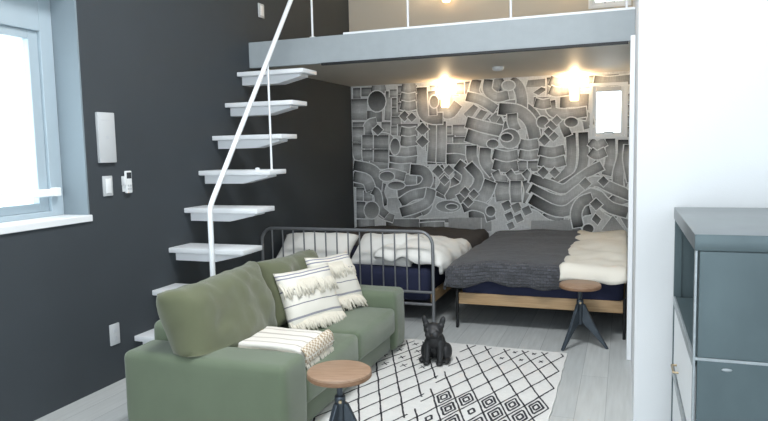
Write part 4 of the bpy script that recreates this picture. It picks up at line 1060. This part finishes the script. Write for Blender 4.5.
b2 = thing('bed', (2.33, -1.05, 0), 'low wooden-railed bed on thin black legs beside the right wall', 'bed', 'beds under the loft')
for q in wood_rails(1.73, 2.945, -2.075, -.03, .185, .272): obj('side_rail', q, M['bed_wood'], b2)
for x, y in ((1.722, -2.088), (2.94, -2.088), (1.74, -.05), (2.93, -.05)):
    b = bmesh.new(); tube(b, [(x, y, 0), (x, y, .30)], .0115, 10); obj('leg', b, M['black_metal'], b2, 50)
obj('mattress', soft_box(1.75, 2.93, -2.06, -.03, .225, .435, .05, .012, 53), M['navy'], b2, 60)

# pillows at the footboard end of the left bed
def bed_pillow(c, w, h, t, tilt, turn, m, label, seed):
    mtx = Matrix.Rotation(math.radians(turn), 4, 'Z') @ Matrix.Rotation(math.radians(-tilt), 4, 'X')
    b = bmesh.new(); cushion(b, w, h, t, mtx, 26, .06, seed, .02, 3.2)
    return tag(obj('pillow', b, m, None, 180, origin=c), label, 'pillow', 'white pillows on the left bed') if False else tag_at(b, c, m, label)
def tag_at(b, c, m, label):
    o = obj('pillow', b, m, None, 180); o.location = c
    return tag(o, label, 'pillow', 'white pillows behind the metal footboard')
bed_pillow((.385, -1.80, .525), .70, .38, .18, 56, 4, M['linen'], 'plump white pillow behind the footboard, by the charcoal wall', 61)
bed_pillow((1.04, -1.79, .53), .58, .38, .19, 54, -4, M['linen'], 'plump white pillow behind the footboard, beside the bundled duvet', 63)
# bundled white duvet spilling over the right edge of the left bed
b = bmesh.new()
drape(b, 1.02, 1.575, -2.02, -1.02, lambda x, y: .52+.10*max(0, 1-((x-1.25)/.33)**2)*max(0, 1-((y+1.6)/.55)**2)+.02*nz((x, y, 0), 7), .0, .10, .03, r=.06, step=.03, seed=8, amp=.03, fold=.02, db=.06, hem=.06)
tag(solid(obj('duvet', b, M['linen'], None, 180, recalc=False), .028), 'bundled white duvet spilling over the edge of the left bed', 'duvet')
b = bmesh.new()
drape(b, .05, 1.55, -.98, -.03, .485, 0, .10, .03, r=.05, step=.045, seed=12, amp=.02, fold=.01)
tag(solid(obj('quilt', b, M['quilt_grey'], None, 180, recalc=False), .03), 'dark grey quilt covering the wall end of the left bed', 'quilt')
# knitted bedspread and white duvet on the right bed
b = bmesh.new()
drape(b, 1.64, 2.62, -2.12, -.05, lambda x, y: .478+.03*max(0, 1-((x-2.2)/.5)**2), .12, 0, .13, r=.06, step=.035, seed=17, amp=.012, fold=.016, hem=.07)
tag(solid(obj('bedspread', b, M['knit'], None, 180, recalc=False), .02), 'charcoal basket-knit bedspread hanging over the front of the right bed', 'bedspread')
b = bmesh.new()
drape(b, 2.50, 2.95, -2.13, -.12, lambda x, y: .50+.03*nz((x, y, 0), 4)+.02*(x-2.5), .0, .0, .065, r=.045, step=.022, seed=23, amp=.03, fold=.014, hem=.04)
tag(solid(obj('duvet', b, M['cream'], None, 180, recalc=False), .03), 'cream white duvet turned back on the right bed beside the wall', 'duvet')

# ------------------------------------------------------------------ steel cabinet
CX0, CX1, CY0, CY1, CT = 3.15, 3.75, -4.645, -3.69, 1.10
cb = thing('cabinet', (3.45, -4.17, 0), 'grey steel cabinet with an open shelf above white drawers', 'cabinet')
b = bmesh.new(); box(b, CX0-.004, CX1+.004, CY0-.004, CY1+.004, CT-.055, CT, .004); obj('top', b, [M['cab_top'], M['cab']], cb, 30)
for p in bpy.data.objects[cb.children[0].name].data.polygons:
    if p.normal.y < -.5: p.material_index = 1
b = bmesh.new(); box(b, CX0, CX0+.03, CY1-.03, CY1, 0, CT-.055); box(b, CX0+.03, CX1, CY1-.02, CY1, 0, CT-.055); obj('side_panel', b, M['cab'], cb)
b = bmesh.new(); box(b, CX0+.012, CX1, CY0, CY0+.02, .69, CT-.056, .002); box(b, CX0+.012, CX1, CY0, CY0+.02, .02, .68, .002)
ep = obj('side_panel', b, M['cab'], cb)
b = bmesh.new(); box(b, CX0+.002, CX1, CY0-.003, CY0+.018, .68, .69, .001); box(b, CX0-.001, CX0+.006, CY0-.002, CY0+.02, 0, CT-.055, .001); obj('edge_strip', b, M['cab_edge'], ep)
b = bmesh.new(); t2 = bmesh.new(); bmesh.ops.create_uvsphere(t2, u_segments=20, v_segments=10, radius=1)
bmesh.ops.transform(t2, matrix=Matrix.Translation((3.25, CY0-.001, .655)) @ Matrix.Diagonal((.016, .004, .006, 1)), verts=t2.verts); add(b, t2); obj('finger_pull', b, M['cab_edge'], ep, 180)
b = bmesh.new(); box(b, CX1-.02, CX1, CY0+.02, CY1-.02, .02, CT-.055); obj('rear_panel', b, M['cab'], cb)
for zz, nm in ((.665, 'shelf'), (.335, 'rail'), (.02, 'rail')):
    b = bmesh.new(); box(b, CX0+.008, CX1-.02 if nm == 'shelf' else CX0+.04, CY0+.02, CY1-.03, zz, zz+.02); s = obj(nm, b, M['cab'], cb)
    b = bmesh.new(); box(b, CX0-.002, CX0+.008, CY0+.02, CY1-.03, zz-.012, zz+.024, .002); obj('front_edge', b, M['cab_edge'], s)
for za, zb in ((.375, .65), (.055, .32)):
    b = bmesh.new(); box(b, CX0+.004, CX0+.02, CY0+.03, CY1-.034, za, zb, .002); box(b, CX0+.02, CX1-.04, CY0+.04, CY1-.05, za+.01, zb-.04)
    d = obj('drawer', b, M['cab_white'], cb)
    ym_ = (CY0+CY1)/2+.2; zc = za+.05
    b = bmesh.new(); tube(b, [(CX0+.006, ym_-.05, zc), (CX0-.016, ym_-.05, zc), (CX0-.016, ym_+.05, zc), (CX0+.006, ym_+.05, zc)], .005, 8); obj('handle', b, M['brass'], d, 40)

# ------------------------------------------------------------------ daylight, added fill light and render look
w = bpy.data.worlds.new('sky'); SC.world = w; w.use_nodes = True
bg = w.node_tree.nodes['Background']; bg.inputs[0].default_value = (.86, .94, 1.0, 1); bg.inputs[1].default_value = 4.2
def portal(name, loc, rot, sx, sy):
    l = bpy.data.lights.new(name, 'AREA'); l.shape = 'RECTANGLE'; l.size = sx; l.size_y = sy; l.cycles.is_portal = True
    o = bpy.data.objects.new(name, l); COL.objects.link(o); o.location = loc; o.rotation_euler = rot
portal('rear_window_daylight', ((RW[0]+RW[1])/2, RY-.02, (RW[2]+RW[3])/2), (PI/2, 0, 0), RW[1]-RW[0], RW[3]-RW[2])
portal('left_window_daylight', (-.295, (WN[0]+WN[1])/2, (WN[2]+WN[3])/2), (0, -PI/2, 0), WN[3]-WN[2], WN[1]-WN[0])
la = bpy.data.lights.new('ceiling_fill', 'AREA'); la.shape = 'DISK'; la.size = 1.0; la.energy = 100; la.color = (.96, .98, 1)  # unseen fill light without a fixture, added to brighten the floor and rug
lo = bpy.data.objects.new('ceiling_fill', la); COL.objects.link(lo); lo.location = (2.0, -4.6, H-.02)
SC.view_settings.view_transform = 'Standard'; SC.view_settings.look = 'None'; SC.view_settings.gamma = 1; SC.view_settings.use_curve_mapping = False
SC.view_settings.exposure = 0.25
SC.cycles.use_denoising = True
SC.cycles.max_bounces = 10; SC.cycles.diffuse_bounces = 6
